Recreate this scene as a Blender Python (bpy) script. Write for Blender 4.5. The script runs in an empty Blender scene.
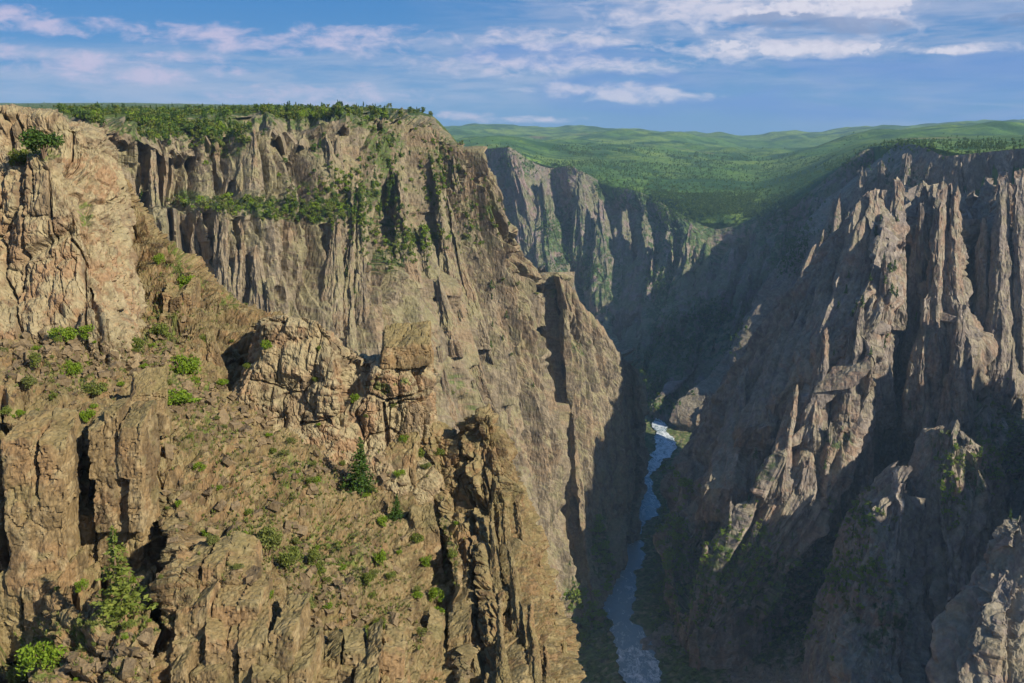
import bpy, math, random
import numpy as np
from concurrent.futures import ThreadPoolExecutor

random.seed(7)
RNG = np.random.default_rng(7)
F32 = np.float32
scene = bpy.context.scene
COL = scene.collection
Q = 0.85

# ------------------------------------------------------------------ camera model
W, H, FPX = 1024, 683, 995.0
PITCH = math.radians(12.0)
CP, SP = math.cos(PITCH), math.sin(PITCH)
ZFLOOR = -560.0

def P(px, py, Y, clamp=True):
    """world point seen at photo pixel px,py at forward distance Y"""
    a, b = px - W / 2, H / 2 - py
    dx, dy, dz = a, FPX * CP + b * SP, -FPX * SP + b * CP
    t = Y / dy
    if clamp and dz * t < ZFLOOR:
        t = ZFLOOR / dz
    return (dx * t, dy * t, dz * t)

def project(p):
    x, y, z = p[..., 0], p[..., 1], p[..., 2]
    d = y * CP - z * SP
    u = y * SP + z * CP
    d = np.maximum(d, 1e-3)
    return W / 2 + FPX * x / d, H / 2 - FPX * u / d, d

# ------------------------------------------------------------------ noise
def _hash(ix, iy, iz, seed):
    h = (ix.astype(np.uint32) * np.uint32(374761393)) ^ (iy.astype(np.uint32) * np.uint32(668265263)) \
        ^ (iz.astype(np.uint32) * np.uint32(2147483647 & 0x7feb352d)) ^ np.uint32((seed * 0x9E3779B1) & 0xffffffff)
    h ^= h >> np.uint32(15); h *= np.uint32(0x2c1b3c6d)
    h ^= h >> np.uint32(12); h *= np.uint32(0x297a2d39)
    h ^= h >> np.uint32(15)
    return h

def _vnoise(p, seed):
    i = np.floor(p); f = (p - i).astype(F32); i = i.astype(np.int32)
    f = f * f * f * (f * (f * 6 - 15) + 10)
    r = np.zeros(len(p), F32)
    for c in range(8):
        ox, oy, oz = c & 1, (c >> 1) & 1, c >> 2
        h = _hash(i[:, 0] + ox, i[:, 1] + oy, i[:, 2] + oz, seed)
        v = h.astype(F32) * F32(2.0 / 4294967295.0) - F32(1)
        w = (f[:, 0] if ox else 1 - f[:, 0]) * (f[:, 1] if oy else 1 - f[:, 1]) * (f[:, 2] if oz else 1 - f[:, 2])
        r += v * w
    return r

def _vblk(p, seed, tilt, k):
    """bevelled, tilted blocks fitted together: the highest of the neighbouring blocks, and the gap to the second one"""
    i = np.floor(p).astype(np.int32)
    n = len(p)
    f1 = np.full(n, -9.0, F32); f2 = np.full(n, -9.0, F32)
    fr = (p - i).astype(F32)
    S = F32(.62 / 1023); U = F32(1 / 1023)
    for ox in (-1, 0, 1):
        for oy in (-1, 0, 1):
            for oz in (-1, 0, 1):
                h = _hash(i[:, 0] + ox, i[:, 1] + oy, i[:, 2] + oz, seed)
                h2 = h * np.uint32(0x85ebca6b); h2 ^= h2 >> np.uint32(15)
                ax = (h & np.uint32(1023)).astype(F32) * S + F32(ox + .19) - fr[:, 0]
                ay = ((h >> np.uint32(10)) & np.uint32(1023)).astype(F32) * S + F32(oy + .19) - fr[:, 1]
                az = ((h >> np.uint32(20)) & np.uint32(1023)).astype(F32) * S + F32(oz + .19) - fr[:, 2]
                r0 = (h2 & np.uint32(1023)).astype(F32) * U - F32(.5); r1 = ((h2 >> np.uint32(10)) & np.uint32(1023)).astype(F32) * U - F32(.5)
                r2 = ((h2 >> np.uint32(20)) & np.uint32(1023)).astype(F32) * U - F32(.5)
                mm = np.maximum(np.maximum(np.abs(ax), np.abs(ay)), np.abs(az))
                v = r0 + F32(2 * tilt) * (ax * r1 + ay * r2 + az * (r0 + r1) * F32(.45)) - F32(k) * np.maximum(0, mm - F32(.36))
                f2 = np.maximum(np.minimum(v, f1), f2)
                f1 = np.maximum(f1, v)
    return f1, f2

POOL = ThreadPoolExecutor(4)
def chunked(fn, p, *a):
    n = len(p); k = 40000
    parts = list(POOL.map(lambda s: fn(p[s:s + k], *a), range(0, n, k)))
    if isinstance(parts[0], tuple):
        return tuple(np.concatenate([q[j] for q in parts]) for j in range(len(parts[0])))
    return np.concatenate(parts)

def fbm(p, scale, seed, oct=4, gain=.5):
    p = np.asarray(p, F32) / F32(scale)
    def f(q):
        r = np.zeros(len(q), F32); a = 1.0
        for o in range(oct):
            r += F32(a) * _vnoise(q * F32(2.03 ** o) + F32(o * 17.3), seed + o); a *= gain
        return r
    return chunked(f, p)

def smooth(a, b, x):
    t = np.clip((x - a) / (b - a), 0, 1)
    return t * t * (3 - 2 * t)

WARP = .16
def rock_layers(p, layers, seed):
    """blocky, jointed rock: displacement in metres. layer = (cell, stretch along axis, amp, tilt, crack depth, crack width[, axis])"""
    p = np.asarray(p, F32)
    d = np.zeros(len(p), F32)
    c, s = F32(math.cos(.35)), F32(math.sin(.35))
    for k, L in enumerate(layers):
        cell, zs, amp, tilt, crk, cw = L[:6]; amp = amp * .85
        ax = np.array(L[6] if len(L) > 6 else (.08 if k % 2 else -.05, .03, 1.0), F32); ax /= np.linalg.norm(ax)
        al = (p @ ax)[:, None] * F32(1 / zs - 1)
        pa = p + al * ax
        wx = fbm(pa, cell * 1.9, seed + 31 * k + 1, 2) * F32(cell * WARP)
        wy = fbm(pa, cell * 1.9, seed + 31 * k + 2, 2) * F32(cell * WARP)
        x = pa[:, 0] + wx; y = pa[:, 1] + wy; z = pa[:, 2] + F32(.6) * (wx - wy)
        q = np.empty_like(p)
        q[:, 0] = (x * c - y * s) / F32(cell); q[:, 1] = (x * s + y * c) / F32(cell); q[:, 2] = z / F32(cell)
        f1, f2 = chunked(_vblk, q, seed + 7 * k, min(tilt, 1.3), 5.2)
        d += F32(amp) * (np.maximum(f1, F32(-1.0)) + F32(.2))
        d -= F32(crk) * (1 - smooth(0, cw * 2, f1 - f2))
    return d

def fissures(p, fis, seed):
    """long thin upright cracks: (spacing, vertical stretch, depth, width)"""
    d = np.zeros(len(p), F32)
    for k, (sp, zs, dep, wd) in enumerate(fis):
        q = p.copy(); q[:, 0] += q[:, 2] * F32(.05 * (-1) ** k); q[:, 2] /= zs
        v = np.abs(fbm(q, sp, seed + 501 + 9 * k, 2, .35))
        gate = smooth(-.15, .25, fbm(p, sp * 1.7, seed + 577 + k, 2))
        d -= F32(dep) * (1 - smooth(0, wd, v)) * gate
    return d

# ------------------------------------------------------------------ mesh helpers
def new_obj(name, verts, faces_flat, nper, mat, parent=None, attrs=None, smooth_shade=False):
    me = bpy.data.meshes.new(name)
    nv = len(verts); nf = len(faces_flat) // nper
    me.vertices.add(nv); me.vertices.foreach_set('co', np.ascontiguousarray(verts, F32).ravel())
    me.loops.add(nf * nper); me.loops.foreach_set('vertex_index', np.ascontiguousarray(faces_flat, np.int32).ravel())
    me.polygons.add(nf); me.polygons.foreach_set('loop_start', np.arange(0, nf * nper, nper, dtype=np.int32))
    me.update(calc_edges=True)
    if smooth_shade:
        me.polygons.foreach_set('use_smooth', np.ones(nf, bool))
    else:
        me.polygons.foreach_set('use_smooth', np.zeros(nf, bool))
    for k, v in (attrs or {}).items():
        at = me.attributes.new(k, 'FLOAT', 'POINT'); at.data.foreach_set('value', np.ascontiguousarray(v, F32))
    me.materials.append(mat)
    o = bpy.data.objects.new(name, me); COL.objects.link(o)
    if parent: o.parent = parent
    return o

def tag(o, label=None, cat=None, group=None, kind=None):
    if label: o['label'] = label
    if cat: o['category'] = cat
    if group: o['group'] = group
    if kind: o['kind'] = kind
    return o

def crom(pts, knots, t, lin):
    """interpolate pts[k, ...] with knots at t (monotone-ish Catmull-Rom, lin blends to straight)"""
    k = np.clip(np.searchsorted(knots, t, side='right') - 1, 0, len(knots) - 2)
    h = (knots[k + 1] - knots[k]); s = (t - knots[k]) / h
    n = len(knots)
    m = np.zeros_like(pts)
    dl = (pts[1:] - pts[:-1]) / (knots[1:] - knots[:-1]).reshape((-1,) + (1,) * (pts.ndim - 1))
    m[0] = dl[0]; m[-1] = dl[-1]
    if n > 2:
        a, b = dl[:-1], dl[1:]
        m[1:-1] = np.where(a * b > 0, 2 * a * b / np.where(np.abs(a + b) < 1e-9, 1, a + b), 0)
    sh = (-1,) + (1,) * (pts.ndim - 1)
    s = s.reshape(sh); h = h.reshape(sh)
    cub = (2 * s ** 3 - 3 * s ** 2 + 1) * pts[k] + (s ** 3 - 2 * s ** 2 + s) * h * m[k] \
        + (-2 * s ** 3 + 3 * s ** 2) * pts[k + 1] + (s ** 3 - s ** 2) * h * m[k + 1]
    ln = pts[k] * (1 - s) + pts[k + 1] * s
    return cub * (1 - lin) + ln * lin

def stone_colour(p, n, d, g, seed, pal):
    """the stone's own colour: blotches, mineral stains, lichen on tops, green cover where plants root"""
    base, warm, dark, pale, lichen, green, unit, lich = pal
    A = lambda c: np.array(c, F32)
    big = fbm(p, unit, seed + 900, 3); q = p.copy(); q[:, 2] *= .22
    st = fbm(q, unit * .28, seed + 910, 3); med = fbm(p, unit * .22, seed + 920, 4, .6); fine = fbm(p, unit * .05, seed + 930, 3, .65)
    def mixc(c, t, k): return c + (A(k) - c) * np.clip(t, 0, 1)[:, None]
    c = np.tile(A(base), (len(p), 1))
    c = mixc(c, smooth(-.15, .35, big), warm)
    c = mixc(c, .75 * smooth(.08, .5, med), pale)
    c = mixc(c, .6 * smooth(.15, .5, st), dark)
    c = mixc(c, .4 * smooth(.15, .6, fine), dark)
    up = n[:, 2] + med * .55
    c = mixc(c, lich * smooth(.3, .75, up), lichen)
    c = mixc(c, lich * .8 * smooth(.25, .55, fbm(p, unit * .5, seed + 940, 4, .6) - .1) , lichen)
    v = g + fbm(p, unit * .16, seed + 950, 4, .65) * .75 + (n[:, 2] - .35) * .35
    gm = smooth(.42, .62, v) * smooth(.08, .25, g)
    gc = A(green) * (1 + .7 * fine[:, None]) 
    c = c + (np.clip(gc, .01, 1) - c) * (gm * .9)[:, None]
    return np.clip(c, .012, .8)

REG = []     # terrain registry: (verts, normals, name)

def net(name, cols, nu, nv, mat, label, cat='cliff', layers=(), seed=1, ulin=.3, vlin=.3, big=None,
        carve=(), sculpt=None, hor=.35, veg=None, kind='structure', fade=0.0, uw=None, fis=(), para=False, skirt=None, floor=0, jag=None, far=None, link=True):
    """surface through a net of control points; cols left to right, rows top to bottom; then broken into rock"""
    C = np.array([[p[1:] if p[0] == 'w' else P(*p) for p in c] for c in cols], float)
    if skirt is not None:
        e = C[:, -1:].copy(); e[:, :, 2] = np.minimum(e[:, :, 2] - 1, skirt); e[:, :, 1] -= 2
        C = np.concatenate([C, e], 1)
    du = np.linalg.norm(C[1:] - C[:-1], axis=2).mean(1); ku = np.concatenate([[0], np.cumsum(du)])
    dv = np.linalg.norm(C[:, 1:] - C[:, :-1], axis=2).mean(0); kv = np.concatenate([[0], np.cumsum(dv)])
    nu, nv = int(nu * Q), int(nv * Q)
    # spend the vertices where they show: metres weighted with what the camera sees of them
    cx, cy, cd = project(C)
    vis = ((cx > -60) & (cx < W + 60) & (cy > -40) & (cy < H + 60)).astype(float) * .85 + .15
    wu = (np.hypot(cx[1:] - cx[:-1], cy[1:] - cy[:-1]) * cd[1:] / FPX * np.maximum(vis[1:], vis[:-1])).mean(1) + .2 * du * np.maximum(vis[1:], vis[:-1]).mean(1)
    wv = (np.hypot(cx[:, 1:] - cx[:, :-1], cy[:, 1:] - cy[:, :-1]) * cd[:, 1:] / FPX * np.maximum(vis[:, 1:], vis[:, :-1])).mean(0) + .2 * dv * np.maximum(vis[:, 1:], vis[:, :-1]).mean(0)
    ws = np.concatenate([[0], np.cumsum(wu)]); tu = np.interp(np.linspace(0, ws[-1], nu), ws, ku)
    ws = np.concatenate([[0], np.cumsum(wv)]); tv = np.interp(np.linspace(0, ws[-1], nv), ws, kv)
    A = crom(C, ku, tu, ulin)
    B = crom(np.swapaxes(A, 0, 1), kv, tv, vlin)     # nv, nu, 3
    if jag:      # spires: every column of the wall starts at its own height
        q = np.stack([tu, 0 * tu + 3.3 * seed, 0 * tu], 1)
        v0 = np.abs(fbm(q, jag[0], seed + 700, 3, .55)) * 1.6 + .5 * np.clip(fbm(q, jag[0] * 3, seed + 720, 2), 0, 1)
        r0 = np.interp(tv[0] + np.clip(v0, 0, 1.2) * jag[1], tv, np.arange(nv))
        ri = r0[None] + np.arange(nv)[:, None] * (nv - 1 - r0[None]) / (nv - 1)
        i0 = np.clip(ri.astype(int), 0, nv - 2); fr_ = (ri - i0)[..., None]; ui = np.arange(nu)[None]
        B = B[i0, ui] * (1 - fr_) + B[i0 + 1, ui] * fr_
    gu = np.gradient(B, axis=1); gv = np.gradient(B, axis=0)
    N = np.cross(gv, gu); N /= np.linalg.norm(N, axis=2, keepdims=True) + 1e-9
    D = N.copy(); D[..., 2] *= hor; D /= np.linalg.norm(D, axis=2, keepdims=True) + 1e-9
    p = B.reshape(-1, 3).astype(F32); Df = D.reshape(-1, 3).astype(F32)
    d = np.zeros(len(p), F32)
    px, py, dep = project(p)
    P3 = p
    if para:
        uu, vvv = np.meshgrid(tu, tv)
        P3 = np.stack([uu.ravel(), np.full(nu * nv, 3.7 * seed), -vvv.ravel()], 1).astype(F32)
    if big:
        for (sc, zs, amp, sd, ridged) in big:
            q = P3.copy(); q[:, 2] /= zs
            v = fbm(q, sc, seed * 13 + sd, 3)
            if ridged: v = 1 - 2.2 * np.abs(v)
            d += F32(amp) * v
    wob = fbm(p, max(1.0, float(np.median(dep)) * .02), seed + 77, 3)
    for (pts, wpx, depth) in carve:
        dist = np.full(len(p), 1e9, F32)
        for a, b in zip(pts[:-1], pts[1:]):
            ax, ay = a; bx, by = b
            L2 = (bx - ax) ** 2 + (by - ay) ** 2 + 1e-6
            t = np.clip(((px - ax) * (bx - ax) + (py - ay) * (by - ay)) / L2, 0, 1)
            dist = np.minimum(dist, np.hypot(px - ax - t * (bx - ax), py - ay - t * (by - ay)))
        dist = dist + wob * wpx * .45
        d -= F32(depth) * (1 - smooth(wpx * .35, wpx, dist))
    if layers: d += rock_layers(P3, layers, seed)
    if fis: d += fissures(P3, fis, seed)
    d -= F32(np.quantile(d, .72))      # the drawn surface is the outside of the rock
    if sculpt is not None: d += sculpt(px, py, p)
    if floor:
        low = smooth(-455, -535, p[:, 2]).astype(F32)
        d = d * (1 - F32(.75) * low) - F32(floor) * low
    if fade:
        vpar = np.repeat(tv, nu)
        d *= F32(.12) + F32(.88) * smooth(0, fade * (kv[1] + .3 * (kv[2] - kv[1])), vpar).astype(F32)
    if far: d = d * smooth(far[0], far[1], p[:, 1]).astype(F32)
    vv = p + Df * d[:, None]
    V3 = vv.reshape(nv, nu, 3)
    gu = np.gradient(V3, axis=1); gv = np.gradient(V3, axis=0)
    N2 = np.cross(gv, gu); N2 /= np.linalg.norm(N2, axis=2, keepdims=True) + 1e-9
    idx = np.arange(nu * nv, dtype=np.int32).reshape(nv, nu)
    f = np.stack([idx[:-1, :-1], idx[1:, :-1], idx[1:, 1:], idx[:-1, 1:]], -1).reshape(-1)
    vx, vy, vd = project(vv)
    g = np.zeros(len(p), F32)
    if veg is not None:
        for (bx, by, rx, ry, st) in veg:
            g = np.maximum(g, F32(st) * np.exp(-(((vx - bx) / rx) ** 2 + ((vy - by) / ry) ** 2)).astype(F32))
    if not link: return vv.astype(F32), f, N2.reshape(-1, 3).astype(F32), d, g
    o = new_obj(name, vv, f, 4, mat, attrs={'veg': g})
    pal = PAL.get(mat.get('pal', ''))
    if pal is not None:
        colr = stone_colour(vv, N2.reshape(-1, 3), d, g, seed, pal)
        at = o.data.attributes.new('stone', 'FLOAT_COLOR', 'POINT')
        at.data.foreach_set('color', np.concatenate([colr, np.ones((len(vv), 1), F32)], 1).astype(F32).ravel())
    tag(o, label, cat, kind=kind)
    REG.append((vv.astype(F32), N2.reshape(-1, 3).astype(F32), name))
    return o

def fins(name, base, specs, mat, label, seed, scale, prot, res=1.0, veg=()):
    """sharp upright ribs standing out from the wall called base, all one piece of terrain.
    spec: px, py of the tip, py of the foot, half widths left and right at the foot, sideways run of the edge"""
    bv = np.concatenate([r[0][::7] for r in REG if r[2] == base]); bx, by, bd = project(bv)
    VV, FF, NN, DD, GG, off = [], [], [], [], [], 0
    rng = np.random.default_rng(seed)
    for k, (x0, y0, y1, wl, wr, run) in enumerate(specs):
        def depth(x, y):
            m = (np.abs(bx - x) < 7) & (np.abs(by - y) < 7)
            return float(np.quantile(bv[m, 1], .25)) if m.sum() > 1 else None
        ym = y0 + .25 * (y1 - y0); ya = depth(x0 + run * .2, ym) or depth(x0 + run * .3 - 8, ym + 12)
        yb = depth(x0 + run, y1 - 6) or depth(x0 + run - 10, y1 - 16)
        if ya is None or yb is None: continue
        yb = min(yb, ya + 40)
        mpp = ya / FPX; pr = prot * (wl + wr) * .5 * mpp
        ts = np.array([0, .08, .25, .5, .8, 1.0]); C = []
        wob_ = np.cumsum(rng.normal(size=6)) * 1.2
        for side, dy in ((-1.05, 2.6), (-1, .9), (-.45, .35), (0, 0), (.5, .45), (1, 1.0), (1.05, 2.8)):
            c = []
            for i, t_ in enumerate(ts):
                w_ = (wl if side < 0 else wr) * (.10 + .90 * t_ ** .85)
                Yc = ya + (yb - ya) * t_ - pr * ((.30 + .55 * t_) if i < 5 else -1.3)
                c.append((x0 + run * t_ + wob_[i] + side * w_, y0 + (y1 - y0) * t_ + abs(side) * 5 * (1 - t_), Yc + dy * pr * (.35 + .65 * t_)))
            C.append(c)
        nv_ = int((y1 - y0) * 1.5 * res) + 30; nu_ = int((wl + wr) * 2.2 * res) + 24
        m_ = (wl + wr) * mpp
        v, f, n, d, g = net('', C, nu_, nv_, mat, '', layers=((m_ * .42, 6, m_ * .10, 1.2, .3, .08), (m_ * .17, 6, m_ * .05, 1.2, .2, .09), (m_ * .07, 4, m_ * .022, 1.3, .1, .1)),
                            fis=((m_ * .5, 8, m_ * .10, .2), (m_ * .2, 8, m_ * .045, .3)), seed=seed * 7 + k, para=True, hor=.2, ulin=.8, vlin=.5, link=False, veg=veg, jag=(m_ * .3, m_ * .25))
        VV.append(v); FF.append(f + off); NN.append(n); DD.append(d); GG.append(g); off += len(v)
    vv, nn, d, g = np.concatenate(VV), np.concatenate(NN), np.concatenate(DD), np.concatenate(GG)
    o = new_obj(name, vv, np.concatenate(FF), 4, mat)
    col = stone_colour(vv, nn, d, g, seed, PAL[mat['pal']])
    at = o.data.attributes.new('stone', 'FLOAT_COLOR', 'POINT'); at.data.foreach_set('color', np.concatenate([col, np.ones((len(col), 1), F32)], 1).astype(F32).ravel())
    REG.append((vv, nn, name))
    return tag(o, label, 'rock ribs', kind='structure')

# ------------------------------------------------------------------ materials
def nodes_of(name):
    m = bpy.data.materials.new(name); m.use_nodes = True
    nt = m.node_tree; nt.nodes.clear()
    out = nt.nodes.new('ShaderNodeOutputMaterial'); b = nt.nodes.new('ShaderNodeBsdfPrincipled')
    nt.links.new(b.outputs[0], out.inputs[0])
    b.inputs['Roughness'].default_value = .9
    b.inputs['Specular IOR Level'].default_value = .15
    return m, nt, b

class NT:
    def __init__(s, nt): s.nt = nt
    def n(s, t, **kw):
        nd = s.nt.nodes.new(t)
        for k, v in kw.items(): setattr(nd, k, v)
        return nd
    def L(s, a, b): s.nt.links.new(a, b)
    def val(s, sock, v):
        if hasattr(v, 'is_linked') or hasattr(v, 'links'): s.L(v, sock)
        else: sock.default_value = v
    def math(s, op, a, b=0.0, c=None, clamp=False):
        m = s.n('ShaderNodeMath', operation=op, use_clamp=clamp)
        s.val(m.inputs[0], a); s.val(m.inputs[1], b)
        if c is not None: s.val(m.inputs[2], c)
        return m.outputs[0]
    def mix(s, f, a, b, bt='MIX'):
        m = s.n('ShaderNodeMix', data_type='RGBA', blend_type=bt)
        s.val(m.inputs[0], f)
        for k, v in ((6, a), (7, b)):
            if isinstance(v, tuple): m.inputs[k].default_value = (*v, 1)
            else: s.L(v, m.inputs[k])
        return m.outputs[2]
    def noise(s, vec, scale, detail=4, rough=.55, dist=0, col=False):
        m = s.n('ShaderNodeTexNoise'); s.L(vec, m.inputs['Vector'])
        m.inputs['Scale'].default_value = scale; m.inputs['Detail'].default_value = detail
        m.inputs['Roughness'].default_value = rough; m.inputs['Distortion'].default_value = dist
        return m.outputs[1 if col else 0]
    def ramp(s, v, a, b, smooth=True):
        m = s.n('ShaderNodeMapRange', interpolation_type='SMOOTHSTEP' if smooth else 'LINEAR')
        s.L(v, m.inputs[0]); m.inputs[1].default_value = a; m.inputs[2].default_value = b
        return m.outputs[0]
    def mapping(s, vec, sc, rot=(0, 0, 0)):
        m = s.n('ShaderNodeMapping'); s.L(vec, m.inputs[0]); m.inputs['Scale'].default_value = sc
        m.inputs['Rotation'].default_value = rot
        return m.outputs[0]

PAL = {}
def rock_mat(name, base, warm, dark, pale, unit, lichen=(.17, .165, .085), lich=.6, green=(.06, .10, .02), bump=.7, grain=.25):
    """unit: metres of the larger blotches; colours are the stone's own; grain: metres of the finest relief"""
    m, nt, b = nodes_of(name); t = NT(nt)
    pos = t.n('ShaderNodeNewGeometry').outputs['Position']
    at = t.n('ShaderNodeAttribute', attribute_name='stone')
    fine = t.noise(t.mapping(pos, (1 / grain, 1 / grain, .55 / grain)), .35, 4, .68)
    c = t.mix(t.ramp(fine, .35, .7), t.mix(.55, at.outputs['Color'], (.02, .015, .01)), t.mix(.25, at.outputs['Color'], pale))
    c = t.mix(.55, at.outputs['Color'], c)
    t.L(c, b.inputs['Base Color'])
    vo = t.n('ShaderNodeTexVoronoi', feature='F1', distance='CHEBYCHEV'); vo.inputs['Scale'].default_value = 1
    t.L(t.mapping(pos, (.42 / grain, .42 / grain, .2 / grain), (.3, .2, .5)), vo.inputs['Vector'])
    bp = t.n('ShaderNodeBump'); bp.inputs['Strength'].default_value = bump; bp.inputs['Distance'].default_value = grain * 1.5
    t.L(t.math('SUBTRACT', fine, t.math('MULTIPLY', vo.outputs['Distance'], .9)), bp.inputs['Height']); t.L(bp.outputs[0], b.inputs['Normal'])
    PAL[name] = (base, warm, dark, pale, lichen, green, unit, lich)
    m['pal'] = name
    return m

def leaf_mat(name, a, b_, c):
    m, nt, b = nodes_of(name); t = NT(nt)
    oi = t.n('ShaderNodeObjectInfo'); geo = t.n('ShaderNodeNewGeometry')
    r = t.math('FRACT', t.math('ADD', geo.outputs['Random Per Island'], oi.outputs['Random']))
    col = t.mix(r, a, b_)
    col = t.mix(t.ramp(oi.outputs['Random'], .3, .9), col, c, 'MIX') if c else col
    t.L(col, b.inputs['Base Color'])
    b.inputs['Roughness'].default_value = .7
    tr = t.n('ShaderNodeBsdfTranslucent'); t.L(col, tr.inputs[0])
    mx = t.n('ShaderNodeMixShader'); mx.inputs[0].default_value = .25
    t.L(b.outputs[0], mx.inputs[1]); t.L(tr.outputs[0], mx.inputs[2])
    t.L(mx.outputs[0], nt.nodes['Material Output'].inputs[0])
    return m

M = {}
M['near'] = rock_mat('foreground_rock', (.22, .158, .08), (.245, .158, .08), (.062, .046, .028), (.34, .268, .155), 7.0, lichen=(.185, .165, .068), lich=.45, green=(.09, .13, .022), grain=.2, bump=.65)
M['head'] = rock_mat('headland_rock', (.275, .205, .125), (.31, .20, .115), (.10, .078, .053), (.40, .325, .21), 10.0, lichen=(.33, .29, .17), lich=.6, green=(.09, .13, .025), grain=.3)
M['wall'] = rock_mat('canyon_wall_rock', (.24, .20, .142), (.26, .193, .125), (.10, .083, .063), (.34, .28, .20), 34.0, lichen=(.22, .21, .11), lich=.65, green=(.055, .10, .018), grain=1.1)
M['right'] = rock_mat('right_wall_rock', (.235, .20, .178), (.275, .195, .145), (.095, .085, .08), (.40, .355, .30), 40.0, lichen=(.22, .20, .13), lich=.55, green=(.04, .08, .016), grain=1.8)
M['far'] = rock_mat('far_wall_rock', (.22, .18, .17), (.235, .175, .16), (.12, .105, .10), (.32, .27, .23), 100.0, lichen=(.13, .15, .07), lich=.75, green=(.035, .085, .02), grain=4)

def hill_mat(name, g1, g2, g3, earth, unit):
    m, nt, b = nodes_of(name); t = NT(nt)
    geo = t.n('ShaderNodeNewGeometry'); pos = geo.outputs['Position']
    v = t.mapping(pos, (1 / unit,) * 3)
    c = t.mix(t.ramp(t.noise(v, 1, 5, .6), .4, .62), g1, g2)
    c = t.mix(t.ramp(t.noise(v, 2.3, 6, .65), .44, .60), c, g3)
    c = t.mix(t.math('MULTIPLY', t.ramp(t.noise(v, .55, 4, .5, .5), .64, .70), .8), c, earth)
    c = t.mix(t.math('MULTIPLY', t.ramp(t.noise(v, 9, 5, .65), .5, .64), .5), c, g3)
    c = t.mix(t.math('MULTIPLY', t.ramp(t.noise(v, 28, 3, .6), .5, .62), .55), c, g3)
    t.L(c, b.inputs['Base Color'])
    bp = t.n('ShaderNodeBump'); bp.inputs['Strength'].default_value = .8; bp.inputs['Distance'].default_value = 6
    t.L(t.noise(v, 40, 4, .7), bp.inputs['Height']); t.L(bp.outputs[0], b.inputs['Normal'])
    return m
M['hill'] = hill_mat('scrub_covered_hills', (.07, .145, .028), (.145, .215, .042), (.024, .068, .018), (.24, .17, .08), 480)
M['plateau'] = hill_mat('rim_scrub', (.11, .16, .03), (.16, .19, .05), (.05, .09, .02), (.24, .19, .10), 60)

m, nt, b = nodes_of('river_water'); t = NT(nt)
pos = t.n('ShaderNodeNewGeometry').outputs['Position']
n1 = t.noise(t.mapping(pos, (.10, .045, .08), (0, 0, .35)), 1.0, 6, .72, 1.2)
n2 = t.noise(t.mapping(pos, (.5, .2, .3)), 1.2, 5, .75, .6)
at = t.n('ShaderNodeAttribute', attribute_name='veg')
foam = t.ramp(t.math('ADD', t.math('MULTIPLY', n1, .78), t.math('ADD', t.math('MULTIPLY', n2, .35), t.math('MULTIPLY', at.outputs['Fac'], .26))), .70, .90)
t.L(t.mix(foam, (.21, .285, .31), (.72, .76, .78)), b.inputs['Base Color'])
t.L(t.math('ADD', t.math('MULTIPLY', foam, .5), .22), b.inputs['Roughness'])
b.inputs['Specular IOR Level'].default_value = .5
bp = t.n('ShaderNodeBump'); bp.inputs['Strength'].default_value = .5; bp.inputs['Distance'].default_value = .6
t.L(n2, bp.inputs['Height']); t.L(bp.outputs[0], b.inputs['Normal'])
M['water'] = m
m, nt, b = nodes_of('bark'); t = NT(nt)
pos = t.n('ShaderNodeNewGeometry').outputs['Position']
t.L(t.mix(t.noise(t.mapping(pos, (4, 4, 1)), 3, 4), (.10, .065, .04), (.22, .16, .11)), b.inputs['Base Color'])
M['bark'] = m
M['conifer'] = leaf_mat('conifer_needles', (.038, .08, .016), (.07, .125, .022), (.06, .12, .02))
M['bush'] = leaf_mat('shrub_leaves', (.10, .145, .022), (.17, .20, .04), (.15, .17, .05))
M['brightbush'] = leaf_mat('bright_shrub_leaves', (.12, .20, .016), (.19, .27, .025), None)
M['farleaf'] = leaf_mat('woodland_leaves', (.05, .10, .018), (.10, .16, .03), None)
M['drytree'] = leaf_mat('sparse_needles', (.11, .155, .025), (.19, .22, .045), None)
HAZE = 0.000045; EXPO = 0.7

# ================================================================== terrain
# --- near left headland
HL = [
 [(-90,112,235),(-90,114,205),(-90,150,200),(-90,165,186),(-90,210,181),(-90,265,178),(-90,345,162)],
 [(0,110,235),(0,112,203),(0,150,199),(0,163,185),(0,215,180),(0,265,177),(0,345,161)],
 [(45,116,235),(45,119,203),(42,148,199),(48,157,184),(48,210,178),(50,265,176),(50,345,162)],
 [(75,124,235),(76,127,203),(72,160,198),(70,178,187),(76,215,180),(80,265,176),(85,350,162)],
 [(98,136,236),(100,141,205),(95,165,200),(88,195,192),(98,225,183),(102,270,177),(110,356,163)],
 [(109,148,237),(111,158,208),(115,180,203),(120,205,198),(124,235,190),(127,280,182),(134,362,168)],
 [(112,156,245),(114,165,215),(122,185,212),(128,205,208),(132,235,200),(137,280,192),(144,360,178)],
 [(105,160,275),(108,170,265),(112,190,262),(118,210,260),(125,240,260),(130,290,260),(135,360,255)]]
net('rocky_headland', HL, 520, 620, M['head'], 'warm tan sheer headland cliff with a rounded cap rising at upper left edge of canyon',
    layers=((13,2.6,2.2,.9,1.6,.10),(4.6,2.0,.9,1.2,.5,.10),(1.7,1.5,.4,1.3,.2,.12),(.65,1.2,.14,1.3,.07,.15)), skirt=-110, seed=3, para=True, hor=.5, fis=((10,6,1.3,.10),(4,5,.45,.14)),
    carve=[([(17,165),(18,190),(24,240),(22,262)],2.2,1.8),([(28,165),(32,200)],2,1.5),([(48,172),(50,215),(55,240)],1.8,1.0),([(72,240),(92,265),(98,300),(100,340)],2.5,1.6),([(100,200),(104,250)],3,1.8)],
    veg=[(40,150,25,10,.5),(85,215,8,14,.5)])
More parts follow.
